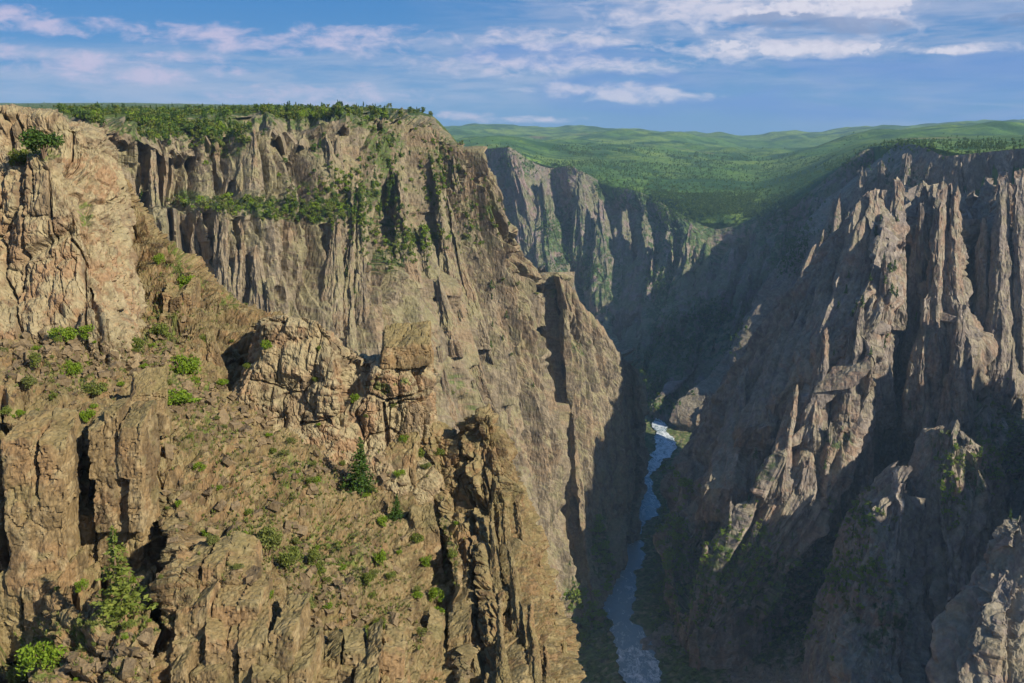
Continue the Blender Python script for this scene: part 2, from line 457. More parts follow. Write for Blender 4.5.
# --- shoulder ridge running down from the headland
SH = [
 [(108,190,290),(112,165,242),(118,230,225),(125,300,210),(130,375,185)],
 [(128,220,280),(133,190,237),(140,250,222),(145,310,205),(150,375,180)],
 [(158,255,272),(160,230,232),(163,270,220),(165,315,203),(170,375,180)],
 [(188,285,265),(190,261,228),(190,290,216),(192,320,202),(195,375,181)],
 [(216,310,262),(219,287,224),(220,305,214),(222,335,200),(225,400,180)],
 [(246,330,258),(249,308,220),(248,320,212),(248,345,200),(250,415,182)],
 [(290,345,255),(290,324,220),(285,332,212),(280,360,200),(280,430,184)]]
net('rocky_shoulder', SH, 480, 420, M['near'], 'broken brown shoulder ridge with green ledges descending right from the headland',
    layers=((9,1.8,2.4,1.0,1.2,.10),(3.6,1.5,1.1,1.2,.5,.10),(1.4,1.2,.45,1.3,.2,.12),(.6,1.1,.16,1.3,.06,.15)), skirt=-110, seed=5, hor=.6,
    veg=[(178,255,14,22,.55),(192,285,16,10,.6),(230,300,12,14,.4),(160,330,20,30,.45)])
# --- near slope with its step of cliff
FG = [
 [(-90,330,172),(-90,368,153),(-90,398,141),(-90,425,131),(-90,520,126),(-90,612,121),(-90,740,106)],
 [(0,330,172),(0,366,153),(0,395,141),(0,420,131),(0,520,126),(0,612,121),(0,740,106)],
 [(60,335,173),(60,372,153),(60,405,142),(60,432,131),(58,560,127),(58,620,111),(58,740,100)],
 [(110,340,173),(110,378,155),(110,405,145),(110,424,134),(110,562,129),(110,622,109),(110,740,99)],
 [(148,345,176),(148,382,160),(150,430,145),(150,490,133),(150,562,129),(150,626,109),(150,740,99)],
 [(166,348,177),(166,385,161),(168,440,144),(168,500,131),(168,566,127),(168,632,110),(168,740,99)],
 [(176,350,178),(176,390,161),(177,445,144),(177,500,131),(176,549,117),(176,605,112),(176,740,104)],
 [(230,365,185),(230,410,168),(235,450,150),(235,505,135),(232,565,118),(230,615,112),(230,740,103)],
 [(300,400,190),(300,445,168),(300,485,151),(300,535,138),(300,585,123),(300,640,115),(300,740,104)],
 [(360,430,190),(360,472,167),(360,508,154),(360,552,141),(360,597,129),(360,645,120),(360,740,106)],
 [(415,440,188),(412,478,170),(412,520,158),(412,565,147),(412,612,136),(412,655,127),(412,740,110)],
 [(470,440,190),(460,495,174),(460,545,163),(462,590,154),(464,632,143),(466,670,133),(470,740,118)]]
net('talus_slope', FG, 1150, 900, M['near'], 'steep near slope of broken brown rock with shrubs, dropping to the bottom of the view', 'rock slope',
    layers=((12,.6,1.7,1.2,.5,.06,(.5,.15,.85)),(4.6,.6,1.25,1.4,.3,.07,(.55,.2,.8)),(1.7,.8,.5,1.4,.12,.09),(.7,.8,.2,1.4,.05,.12),(.32,.8,.06,1.3,.02,.15)), skirt=-110, seed=9, hor=.9, ulin=.5, vlin=.5,
    big=((22,1,1.6,4,0),),
    carve=[([(2,395),(3,520),(2,700)],5,6),([(50,492),(62,540),(80,606)],7,7),([(96,440),(92,500),(95,520)],3,3.0),([(100,500),(106,600)],5,3.5),([(163,545),(160,620),(165,690)],11,7),([(143,505),(140,560)],4,3)],
    veg=[(70,370,30,22,.42),(130,360,30,20,.35),(185,385,26,14,.6),(165,345,20,22,.5),(210,430,50,40,.25),(300,480,60,40,.25),(330,560,60,60,.28),(40,650,45,25,.75),(110,625,55,12,.6),(120,670,40,10,.4)])
# --- outcrop wall in the middle of the slope
OC = [
 [(262,335,215),(258,325,200),(250,350,196),(236,380,192),(222,412,188),(218,445,184)],
 [(266,322,192),(264,318,178),(255,345,176),(245,375,174),(235,412,172),(228,445,166)],
 [(300,320,192),(300,316,177),(300,350,174),(298,390,172),(295,425,171),(300,480,163)],
 [(328,334,190),(330,329,176),(336,360,173),(336,395,170),(335,425,171),(340,492,162)],
 [(345,348,190),(346,344,176.5),(348,370,175),(346,400,173.5),(345,430,171),(350,495,162)],
 [(374,360,190),(374,356,176),(372,375,172.5),(372,400,171),(372,430,170.5),(375,500,162)],
 [(402,362,190),(402,358,175),(402,380,171.5),(402,402,170.5),(404,435,171),(410,495,163)],
 [(428,366,190),(429,362,178),(430,385,175),(431,405,174),(434,435,174),(440,495,167)],
 [(426,375,215),(426,370,205),(428,390,202),(430,410,200),(434,440,198),(440,495,190)]]
net('outcrop_wall', OC, 560, 420, M['head'], 'blocky tan outcrop wall with flat top standing in the middle of the near slope',
    layers=((12,1.5,1.6,.7,.9,.06),(4.5,1.4,.8,1.0,.5,.08),(1.7,1.2,.36,1.3,.2,.11),(.65,1.1,.15,1.3,.07,.15)), skirt=-110, seed=12, hor=.5,
    carve=[([(335,362),(340,392),(341,425)],2.6,2.2),([(360,345),(362,372)],1.6,1.2),([(300,424),(330,420)],2.4,1.4),([(382,405),(390,450)],2.2,1.6),([(418,372),(420,392)],2,1.5),([(385,402),(425,392)],2,1.2)],
    veg=[(390,385,26,12,.34),(300,470,40,10,.3)])
# --- pillars at the right end of the near slope
RC = [
 [(405,420,196),(405,446,182),(425,500,176),(435,560,165),(445,620,152),(455,740,128)],
 [(430,418,196),(433,428,175),(440,490,166),(452,560,150),(458,620,137),(462,740,112)],
 [(458,432,196),(458,437,175),(461,490,166),(466,560,151),(470,620,138),(472,740,113)],
 [(480,415,192),(481,417,172),(486,490,164),(494,560,149),(500,620,136),(503,740,112)],
 [(490,418,192),(491,421,172),(502,490,164),(512,560,150),(520,620,138),(522,740,114)],
 [(508,462,194),(508,467,173),(527,525,164),(543,582,153),(552,632,142),(560,740,118)],
 [(513,480,205),(515,487,184),(542,547,173),(562,602,162),(573,652,152),(583,740,130)],
 [(505,490,230),(505,500,220),(530,555,210),(550,610,202),(562,660,194),(572,740,180)]]
net('crag_pillars', RC, 560, 700, M['near'], 'cracked pillars of tan rock stepping down at the right end of the near slope',
    layers=((8,2.4,2.4,1.2,.6,.08),(3.4,1.6,1.5,1.3,.4,.09),(1.5,1.3,.65,1.3,.2,.11),(.6,1.1,.2,1.3,.06,.15)), skirt=-110, seed=15, para=True, hor=.45, fis=((7,6,1.2,.11),(3,5,.4,.15)),
    carve=[([(466,440),(470,520),(474,620),(478,690)],2.0,2.0),([(484,470),(496,520),(505,560)],1.8,1.6)],
    veg=[(450,560,14,30,.3)])

fins('crag_ribs', 'crag_pillars', [(500,455,560,8,7,10),(518,490,600,9,7,16),(537,545,640,9,7,14),(553,592,690,9,7,12),(530,596,700,10,8,10),(510,540,650,9,8,10),(500,596,700,9,8,6),(545,640,720,9,8,6),(492,500,600,7,6,6)],
 M['near'], 'cracked ribs of tan rock on the right face of the crag pillars', 17, 1, .5)
# --- left canyon wall
LW = [
 [(-160,120,682),(-160,135,624),(-160,200,609),(-160,260,587),(-160,330,573),(-160,450,551),(-160,600,536),(-160,900,508)],
 [(60,116,655),(60,124,620),(60,180,608),(60,215,585),(60,300,567),(65,400,544),(70,520,515),(80,760,468)],
 [(130,118,721),(130,132,665),(132,175,654),(135,205,631),(140,290,614),(150,400,586),(165,520,552),(190,780,496)],
 [(200,112,778),(200,128,692),(203,180,676),(206,208,649),(212,300,633),(225,400,606),(240,520,573),(270,800,508)],
 [(262,109,816),(262,124,722),(264,185,699),(266,212,675),(272,300,657),(285,400,628),(305,520,596),(340,800,523)],
 [(330,108,880),(330,118,762),(332,190,731),(335,218,716),(345,300,696),(362,400,665),(385,520,634),(425,800,563)],
 [(390,109,954),(392,116,825),(395,180,795),(400,235,775),(415,310,750),(435,410,726),(460,520,696),(505,800,626)],
 [(432,116,1015),(434,124,905),(440,190,887),(450,250,870),(462,330,848),(480,430,820),(505,540,789),(545,760,728)],
 [(455,140,1035),(458,147,925),(470,210,917),(485,270,910),(500,350,901),(517,440,890),(537,545,877),(565,690,860)],
 [(490,186,1058),(494,191,948),(505,245,946),(518,300,944),(530,380,941),(542,460,938),(556,560,934),(578,665,930)],
 [(515,235,1092),(518,240,982),(521,285,984),(526,340,986),(534,410,990),(542,480,993),(554,570,997),(571,645,1000)],
 [(525,258,1120),(527,262,1000),(527,305,1002),(531,350,1004),(538,420,1007),(546,490,1010),(558,575,1012),(571,640,1015)],
 [(527,272,1560),(529,272,1435),(529,305,1421),(533,350,1401),(540,420,1370),(548,490,1339),(560,570,1194),(573,625,1120)],
 [(544,272,1390),(544,272,1265),(551,305,1251),(556,350,1231),(563,420,1200),(571,490,1169),(580,570,1134),(592,625,1110)],
 [(574,308,1425),(574,312,1315),(581,350,1297),(586,385,1280),(592,425,1260),(597,470,1238),(599,530,1209),(602,590,1180)],
 [(606,348,1480),(606,352,1370),(611,385,1361),(613,410,1355),(615,435,1348),(616,465,1341),(616,505,1330),(616,545,1320)],
 [(621,366,1650),(622,370,1540),(625,395,1528),(626,415,1519),(627,435,1510),(628,455,1501),(628,475,1492),(627,500,1480)],
 [(630,372,1750),(632,376,1700),(634,400,1700),(635,418,1700),(636,436,1700),(637,450,1690),(638,465,1680),(638,480,1640)],
 [(560,320,1800),(560,330,1780),(562,350,1780),(565,370,1770),(568,390,1760),(570,410,1750),(575,430,1740),(580,450,1730)]]
def lw_sculpt(px, py, p):
    d = np.zeros(len(p), F32)
    ledge = 207 + 6 * np.sin(px * .05) + (px > 330) * (px - 330) * .35
    m = (px > 120) & (px < 460)
    d += np.where(m, -9 * smooth(10, -14, py - ledge) , 0)       # upper band set back above the tree ledge
    return d
CRACKS = []
_r = np.random.default_rng(5)
for _ in range(34):
    x0, y0 = _r.uniform(150, 520), _r.uniform(120, 430)
    top = np.interp(x0, [130, 330, 440, 510, 545], [125, 118, 130, 215, 262])
    y0 = max(y0, top + 15); L_ = _r.uniform(35, 110); ln = .06 + .34 * smooth(380, 520, x0) + _r.normal() * .07
    CRACKS.append(([(x0, y0), (x0 + ln * L_ * .5 + _r.normal() * 2, y0 + L_ * .5), (x0 + ln * L_, y0 + L_)], _r.uniform(2, 4.5), _r.uniform(8, 18)))
net('left_canyon_wall', LW, 1150, 850, M['wall'], 'tall sunlit grey tan canyon wall with fluted ribs on the left of the river', 'canyon wall',
    layers=((50,7,13,1.2,.5,.06),(20,7,10,1.2,.4,.08),(8.5,6,5,1.2,.4,.10),(3.4,3,1.7,1.3,.3,.14)), skirt=-575, seed=21, para=True, hor=.25, sculpt=lw_sculpt, floor=10, fade=1.0, fis=((46,6,22,.22),(20,7,10,.28),(8,6,3.6,.34)),
    big=((140,1.6,16,1,0),(64,4,11,2,1)),
    carve=CRACKS + [([(338,286),(345,305),(340,325)],9,20),([(391,257),(388,272),(381,300)],5,16),([(418,258),(414,276)],6,16),([(364,226),(366,255),(363,278)],5,16),([(331,226),(333,262),(336,292)],3.5,14),([(213,214),(218,240),(222,266)],4,14),([(266,288),(268,304)],4,10),([(420,330),(426,360)],4,14),([(470,262),(478,290)],5,16),([(500,255),(506,282),(510,300)],5,16),([(437,300),(446,330),(450,352)],4,14),([(528,330),(533,372),(538,400)],4,14),([(604,330),(611,372),(614,400)],3,12),([(578,330),(586,380),(592,420)],3,12),([(322,138),(310,165),(296,188)],5,20),([(268,255),(275,300)],3,8),([(210,245),(222,300)],4,12),([(345,265),(338,300),(350,340)],6,12),([(385,170),(372,215),(378,260)],9,12),
           ([(541,262),(545,310),(552,370),(556,430),(562,490)],5,20),([(440,215),(452,300)],4,9),([(405,280),(412,360)],4,9),([(225,170),(232,190),(245,205)],2.5,6),([(115,170),(120,205)],4,10),
           ([(462,370),(470,400),(480,440)],6,12),([(505,330),(515,420)],4,9),([(618,360),(628,410),(630,440)],3,18)],
    veg=[(150,122,60,16,.85),(215,128,30,26,1.0),(300,118,40,9,.9),(360,115,45,10,1.0),(383,150,16,34,1.0),(372,200,34,34,.62),(330,195,40,20,.5),(250,205,65,9,.75),(180,200,20,10,.6),
         (310,215,60,8,.7),(430,237,35,7,.75),(385,262,40,12,.5),(320,145,12,12,.6),(440,160,22,26,.42),(480,215,18,24,.42),(455,385,16,14,.3),(470,400,8,20,.35),(560,290,16,18,.35),(400,240,16,18,.5),(350,300,10,24,.5),
         (585,600,22,22,.7),(605,560,16,30,.7)])
# --- ribs of the left wall and the buttress beyond the cleft
_s = []
for _ in range(58):
    x0 = _r.uniform(140, 520); top = np.interp(x0, [130, 330, 440, 510, 545], [125, 118, 130, 215, 262])
    y0 = top + 6 + _r.uniform(0, 1) ** 1.3 * (420 - top); ln = .05 + .36 * smooth(370, 520, x0) + _r.normal() * .04
    if 185 < x0 < 340 and 150 < y0 < 205: y0 = _r.choice([136, 214]) + _r.uniform(-4, 4)
    L_ = _r.uniform(60, 170)
    if 185 < x0 < 340 and y0 < 150: L_ = min(L_, 62)
    if x0 + ln * L_ + 9 > 520 + max(0, y0 + L_ - 270) * .1: continue
    _s.append((x0, y0, y0 + L_, _r.uniform(5, 19), _r.uniform(4, 13), ln * L_))
_s += [(461,160,262,10,9,26),(452,150,240,8,8,22),(478,192,300,9,8,34),(440,340,440,11,9,16),(462,350,450,11,9,22),(485,330,440,11,9,28)]
fins('left_wall_ribs', 'left_canyon_wall', _s, M['wall'], 'upright ribs and slabs of grey tan rock standing out from the left canyon wall', 23, 1, .6, veg=[(372,200,30,30,.4),(440,170,20,24,.4),(400,240,40,10,.5)])
BT = [
 [(524,262,1560),(527,320,1550),(530,380,1530),(535,450,1500),(544,540,1420),(560,640,1240)],
 [(558,268,1225),(564,320,1212),(569,380,1190),(575,450,1165),(583,540,1130),(597,630,1075)],
 [(574,288,1230),(582,335,1222),(588,390,1208),(593,455,1182),(598,540,1142),(604,612,1090)],
 [(592,311,1252),(602,355,1248),(609,405,1238),(613,465,1218),(615,530,1185),(614,592,1135)],
 [(612,338,1275),(621,372,1270),(626,415,1260),(628,465,1250),(626,515,1230),(622,558,1180)],
 [(619,350,1290),(623,385,1290),(628,425,1282),(630,465,1270),(628,510,1250),(624,550,1200)],
 [(622,352,1420),(626,385,1412),(630,425,1400),(632,465,1390),(631,505,1370),(628,535,1270)],
 [(637,366,1400),(641,398,1395),(643,430,1385),(643,460,1370),(641,492,1340),(636,522,1290)],
 [(628,372,1720),(630,400,1720),(632,430,1710),(634,455,1700),(636,475,1690),(638,490,1640)]]
net('sunlit_buttress', BT, 260, 420, M['wall'], 'tall pointed buttress of pale rock beyond the dark cleft of the left wall', 'buttress', skirt=-575, seed=27, para=True, hor=.2, ulin=.8, vlin=.4, jag=(30,8),
    fade=.35, layers=((34,7,6,1.2,.5,.08),(14,6,6,1.2,.4,.09),(6,5,2.6,1.3,.3,.1),(3,3,1.2,1.3,.2,.14)), fis=((34,8,9,.2),(14,8,4.5,.28)), veg=[(585,345,14,10,.5),(600,545,10,30,.7)])
# --- right canyon wall
RW = [
 [(905,180,1710),(860,240,1691),(800,320,1672),(745,395,1653),(715,440,1634),(700,470,1615),(690,490,1568)],
 [(874,186,1282),(840,235,1270),(795,292,1258),(750,355,1246),(718,395,1234),(690,450,1222),(672,492,1210)],
 [(876,188,1191),(846,262,1163),(805,340,1138),(760,420,1105),(722,480,1093),(690,535,1081),(662,560,1069)],
 [(877,190,1184),(855,272,1150),(820,355,1121),(785,430,1077),(745,520,1060),(705,590,1048),(664,610,1029)],
 [(878,187,1166),(882,230,1089),(868,280,1053),(845,330,1008),(812,380,996),(785,450,984),(690,640,949)],
 [(886,192,1170),(893,240,1075),(892,290,1042),(882,350,998),(865,410,986),(838,480,974),(760,610,949)],
 [(893,196,1274),(899,245,1262),(900,300,1250),(901,350,1238),(898,410,1226),(880,480,1159),(810,585,988)],
 [(918,180,1204),(914,225,1168),(918,280,1130),(925,335,1090),(918,395,1071),(900,460,1059),(840,570,976)],
 [(950,182,1163),(957,238,1133),(961,290,1102),(973,350,1049),(965,410,1029),(938,475,1017),(870,560,976)],
 [(970,190,1359),(968,240,1342),(970,290,1315),(984,345,1261),(985,400,1233),(965,465,1130),(900,550,1007)],
 [(1000,172,1254),(992,212,1237),(987,260,1201),(984,315,1166),(1000,365,1154),(1000,430,1054),(940,540,988)],
 [(1030,163,1260),(1030,215,1231),(1032,270,1198),(1040,330,1156),(1050,390,1144),(1040,450,1050),(990,540,1000)],
 [(1075,215,1290),(1070,260,1278),(1070,300,1250),(1080,350,1200),(1090,400,1140),(1080,470,1060),(1040,560,960)],
 [(1130,300,1200),(1120,320,1170),(1125,345,1130),(1135,375,1080),(1140,420,1020),(1130,490,930),(1090,580,860)],
 [(1260,330,1150),(1250,350,1100),(1245,370,1050),(1250,400,980),(1260,440,900),(1240,510,800),(1200,600,740)],
 [(1450,330,1050),(1430,350,1000),(1420,380,950),(1420,420,880),(1420,470,800),(1400,560,700),(1350,660,620)]]
net('right_canyon_wall', RW, 1050, 800, M['right'], 'steep grey brown canyon wall of sharp pinnacles and dark gullies on the right of the river', 'canyon wall',
    layers=((58,6,12,1.2,1,.06),(25,6.5,9,1.2,.5,.08),(11,6,5.5,1.2,.5,.10),(4.8,3.5,2.4,1.3,.4,.14)), skirt=-575, seed=31, para=True, floor=14, hor=.3, ulin=.75, vlin=.4, fis=((70,6,30,.20),(30,7,14,.28),(13,6,5,.34)),
    big=((150,1.6,8,1,0),(80,6,6,2,1),(34,6,6,3,1)), jag=(46,40),
    carve=[([(720,405),(722,440),(728,500)],5,22),([(899,230),(901,310),(899,400)],5,18),([(972,200),(968,270),(978,330)],5,12),([(760,470),(755,540)],5,12),([(820,440),(822,500)],6,14)],
    veg=[(800,590,70,26,.9),(740,560,40,40,.55),(690,580,24,50,.6),(835,440,18,20,.45),(900,175,16,10,.5),(760,470,20,30,.4),(860,520,30,30,.5),(950,490,24,40,.6),(1000,440,30,40,.8),(790,360,20,20,.3)])
fins('right_wall_fins', 'right_canyon_wall', [
 (877,186,400,62,18,-25),(848,230,420,45,16,-28),(822,260,440,42,16,-26),(797,295,460,40,15,-24),(772,328,490,38,14,-22),(748,364,520,34,13,-20),(711,386,560,26,14,-14),(690,452,600,18,14,-10),
 (831,322,470,26,14,-14),(797,384,520,24,13,-12),(763,392,540,20,12,-8),(740,440,580,22,14,-8),(862,296,450,24,15,-12),(885,248,430,22,16,-8),(899,173,330,24,14,-6),(920,198,400,20,13,-6),
 (941,178,420,22,16,-6),(958,190,400,16,14,0),(930,288,460,22,15,-8),(962,300,450,20,14,-6),(905,326,470,20,14,-8),(985,216,400,18,14,-4),(1003,170,420,20,16,-4),(1022,163,420,18,18,0),(1012,248,430,20,16,-4),
 (990,328,470,22,16,-6),(870,386,530,24,16,-10),(835,418,550,24,16,-10),(805,456,570,24,14,-8),(775,476,590,24,14,-8),(925,396,520,22,16,-8),(950,372,500,20,14,-6),(729,500,620,22,14,-8),(756,520,620,22,14,-8),(706,540,640,16,12,-8)],
 M['right'], 'row of sharp grey brown fins and spires stepping down the right canyon wall to the river', 35, 1, .8, veg=[(835,440,18,20,.4),(800,590,70,26,.7),(740,560,40,40,.4)])
PIL = [
 [(712,462,1290),(706,500,1290),(698,550,1280),(694,600,1260),(690,660,1220)],
 [(716,460,1262),(711,500,1252),(704,550,1225),(700,600,1195),(696,660,1120)],
 [(722,459,1255),(719,500,1235),(714,550,1205),(712,600,1175),(712,660,1095)],
 [(728,464,1262),(727,500,1248),(724,550,1220),(724,600,1190),(728,650,1120)],
 [(726,466,1300),(728,500,1300),(728,550,1295),(732,600,1285),(740,650,1250)]]
net('rock_pillar', PIL, 160, 300, M['right'], 'slender free pillar with sunlit tip in front of the shaded right wall', layers=((22,4,5,.9,2.5,.1),(9,3,2.4,1.1,1,.12),(4,2,1,1.3,.4,.14)), skirt=-575, seed=33, para=True, hor=.3, ulin=.6)
GS = [
 [(640,640,1010),(640,690,930),(640,790,760)],
 [(715,595,1110),(720,650,1000),(720,790,760)],
 [(790,560,1110),(790,630,980),(780,790,740)],
 [(850,535,1100),(850,600,965),(850,790,720)],
 [(950,510,1080),(950,600,920),(950,790,700)],
 [(1080,530,1000),(1060,640,840),(1060,790,680)]]
net('gully_slope', GS, 420, 260, M['right'], 'dark green rubble slope in the shaded gully at lower right', 'slope', layers=((12,1,2,1.0,.6,.1),(5,1,1,1.2,.3,.1)), seed=39, hor=.8,
    veg=[(830,575,70,22,1.0),(780,620,60,40,.8),(900,560,60,40,.6),(700,620,30,60,.6)])
def ridge(name, cols, label, seed, nu=420, nv=520, veg=()):
    net(name, cols, nu, nv, M['right'], label, 'rock ridge', layers=((40,5,11,1.2,.6,.1),(16,4.5,5.6,1.3,.5,.11),(6.5,3.2,2.3,1.3,.4,.12),(2.8,2.4,.9,1.3,.25,.14)), fis=((40,6,12,.22),(16,6,5,.3)), skirt=-575, seed=seed, para=True, hor=.35, ulin=.6, vlin=.4,
        big=((60,3,6,1,0),(24,6,5,2,1)), veg=veg, jag=(16,22))
ridge('rock_ridge', [
 [(905,462,960),(880,480,960),(850,520,950),(830,580,930),(815,640,900),(800,720,860)],
 [(902,456,905),(868,485,905),(851,509,900),(838,557,885),(824,605,865),(800,700,800)],
 [(903,455,895),(885,500,870),(872,545,845),(862,590,820),(850,640,790),(840,720,745)],
 [(906,457,890),(905,500,862),(900,545,835),(896,590,808),(893,640,780),(890,720,735)],
 [(912,468,895),(918,513,872),(920,557,850),(918,600,820),(920,650,790),(925,720,745)],
 [(912,480,960),(930,520,950),(935,560,930),(938,600,900),(945,650,860),(950,720,800)]],
 'shaded fin of brown rock with a pointed tip, rising from the gully at lower right', 41, veg=[(905,455,14,8,.5),(880,620,40,40,.35)])
ridge('rock_ridge', [
 [(950,432,1000),(925,455,990),(915,480,980),(908,530,960),(905,600,930),(905,680,900)],
 [(948,424,930),(937,430,925),(928,470,905),(922,530,880),(920,600,850),(920,680,820)],
 [(958,418,915),(955,450,895),(952,490,875),(950,545,850),(950,610,820),(950,690,790)],
 [(966,425,915),(980,446,900),(985,478,885),(982,520,865),(980,600,830),(980,690,800)],
 [(962,440,990),(985,470,980),(1000,500,970),(1010,540,950),(1020,610,920),(1030,690,880)]],
 'second shaded ridge with a stub on its crest, standing just behind the pointed fin', 43, nu=360, nv=420, veg=[(975,470,12,24,.6),(945,440,20,10,.5)])
ridge('rock_ridge', [
 [(1020,525,680),(995,545,680),(975,580,675),(955,625,665),(945,720,630)],
 [(1013,515,640),(990,545,635),(970,580,625),(958,620,612),(940,740,560)],
 [(1016,516,630),(1010,550,612),(1002,600,590),(996,650,570),(990,740,530)],
 [(1040,512,630),(1040,560,610),(1038,610,588),(1036,660,565),(1035,740,525)],
 [(1090,505,640),(1090,560,620),(1090,620,595),(1090,680,570),(1090,760,530)],
 [(1180,440,660),(1180,500,640),(1180,570,620),(1180,660,590),(1180,780,540)],  # unseen part from here on, raised to shade the ridges behind
 [(1350,310,680),(1340,420,650),(1330,520,610),(1320,640,570),(1310,800,520)],
 [(1560,235,700),(1540,400,650),(1520,500,600),(1500,640,550),(1480,800,480)],
 [(1900,205,680),(1880,380,600),(1850,500,540),(1820,640,480),(1800,800,420)],
 [(2500,180,600),(2480,380,500),(2450,500,440),(2420,640,400),(2400,800,350)]],
 'nearest shaded buttress at the lower right edge of the view', 45, nu=380, nv=420, veg=[(1015,515,16,8,.6)])

ridge('rock_ridge', [  # fin added out of view to block the sun from the lower right wall
 [(1050,330,1010),(1040,380,1000),(1035,440,980),(1030,500,950),(1020,560,920)],
 [(1062,290,930),(1055,350,920),(1050,420,900),(1045,500,880),(1040,600,840)],
 [(1110,240,900),(1105,320,880),(1100,420,850),(1095,500,820),(1090,620,780)],
 [(1180,215,900),(1175,320,870),(1170,420,840),(1160,520,800),(1150,640,740)],
 [(1300,200,900),(1290,320,860),(1280,420,820),(1270,520,770),(1250,660,700)],
 [(1500,200,880),(1480,320,840),(1460,440,790),(1440,540,730),(1400,680,650)],
 [(1750,220,860),(1720,340,820),(1700,460,760),(1680,560,690),(1640,700,600)]],
 'unseen fin added beyond the right edge to shade the lower pinnacles', 47, nu=220, nv=260)

# --- darker wall behind the pinnacles, and its plateau
BW = [
 [(915,150,2500),(870,190,2450),(830,240,2400),(790,300,2350),(745,370,2300),(700,430,2200)],
 [(900,142,2000),(848,190,1970),(814,240,1930),(778,300,1880),(738,365,1830),(690,425,1790)],
 [(925,147,1850),(895,200,1840),(875,260,1860),(845,330,1810),(800,400,1760),(750,450,1700)],
 [(945,156,1800),(940,210,1790),(930,270,1870),(910,340,1820),(880,410,1760),(840,470,1680)],
 [(985,152,1760),(985,210,1740),(980,270,1790),(970,340,1740),(950,410,1680),(920,470,1600)],
 [(1035,147,1690),(1035,210,1670),(1035,270,1730),(1035,340,1680),(1030,410,1600),(1020,470,1500)],
 [(1150,140,1600),(1150,210,1560),(1150,270,1520),(1150,340,1480),(1150,410,1400),(1150,470,1300)],
 [(1400,132,1300),(1400,210,1260),(1400,270,1220),(1400,340,1180),(1400,410,1120),(1400,470,1060)]]
net('shaded_back_wall', BW, 600, 420, M['right'], 'dark purple brown wall below the right rim, behind the lit pinnacles', 'canyon wall',
    layers=((90,5,24,1.2,1,.1),(36,5,12,1.2,.6,.12),(14,4,4.6,1.3,.5,.12),(6,2.6,1.8,1.3,.4,.14)), skirt=-575, seed=51, para=True, hor=.3, fade=1, fis=((80,6,26,.22),(34,7,12,.3)), big=((220,2,24,1,0),),
    veg=[(850,250,30,30,.35),(900,180,30,20,.4)])
fins('back_wall_ribs', 'shaded_back_wall', [(862,164,300,26,16,-22),(842,192,330,26,16,-24),(822,228,350,26,16,-26),(802,262,372,24,15,-26),(782,296,392,22,14,-24),(762,328,410,20,13,-20),(884,156,290,22,15,-10),(908,148,280,20,14,-4),(932,156,280,20,14,-2),(962,158,280,20,14,-2),(990,154,270,20,14,0),(1014,151,270,20,16,0)],
 M['right'], 'shaded purple brown ribs of the back wall under the right rim', 57, 1, .6, veg=[(850,250,30,40,.5),(900,180,40,20,.4)])
# --- far canyon
FC = [
 [(380,140,3600),(380,190,3400),(380,230,3300),(400,290,3100),(420,360,2900),(440,400,2700)],
 [(474,150,3250),(484,185,3150),(496,225,3050),(515,285,2900),(550,350,2700),(580,390,2400)],
 [(508,147,3020),(516,178,2960),(530,215,2860),(548,270,2700),(585,340,2500),(600,385,2300)],
 [(528,160,3060),(540,190,2980),(556,225,2880),(568,275,2720),(592,340,2480),(605,385,2280)],
 [(550,168,3300),(556,200,3240),(562,235,3140),(575,285,2900),(598,345,2500),(612,385,2260)],
 [(572,165,3200),(584,192,3050),(597,220,2920),(600,265,2760),(607,335,2450),(618,385,2220)],
 [(606,184,3120),(611,220,3000),(615,262,2850),(622,315,2600),(630,355,2420),(635,392,2180)],
 [(641,192,2960),(642,222,2800),(640,262,2700),(640,315,2500),(642,360,2330),(645,400,2120)],
 [(679,213,2780),(690,238,2620),(694,276,2470),(684,305,2350),(668,355,2200),(655,410,2030)],
 [(716,228,2700),(720,258,2560),(720,296,2450),(708,330,2380),(690,370,2200),(668,418,1990)],
 [(759,216,2640),(757,246,2540),(750,284,2420),(730,325,2320),(705,370,2160),(675,425,1940)],
 [(809,192,2550),(804,224,2480),(785,265,2380),(755,320,2240),(720,375,2080),(680,432,1900)],
 [(865,150,2500),(850,200,2440),(820,260,2320),(780,320,2180),(735,380,2040),(685,440,1870)],
 [(930,140,2500),(915,200,2480),(880,270,2400),(840,330,2300),(790,390,2200),(740,440,2100)]]
net('far_canyon_wall', FC, 800, 520, M['far'], 'distant hazy blue purple canyon walls and side gullies below the green hills', 'canyon wall',
    layers=((140,5,20,1.1,1,.1),(55,6,15,1.2,1,.11),(22,5,7,1.3,.8,.12),(9,3,3,1.3,.6,.14)), skirt=-575, seed=61, para=True, hor=.4, fade=.6, fis=((120,4,36,.22),(50,5,16,.3)), big=((330,1.5,40,1,0),(150,4,18,2,1)),
    veg=[(560,240,24,34,.8),(600,280,20,50,.7),(740,205,70,30,1.0),(690,225,40,40,.95),(640,190,40,18,.9),(770,205,40,20,.8),(660,300,16,40,.6),(700,330,40,30,.4),(640,390,40,20,.7),(800,250,30,24,.5),(520,165,30,12,.4)])
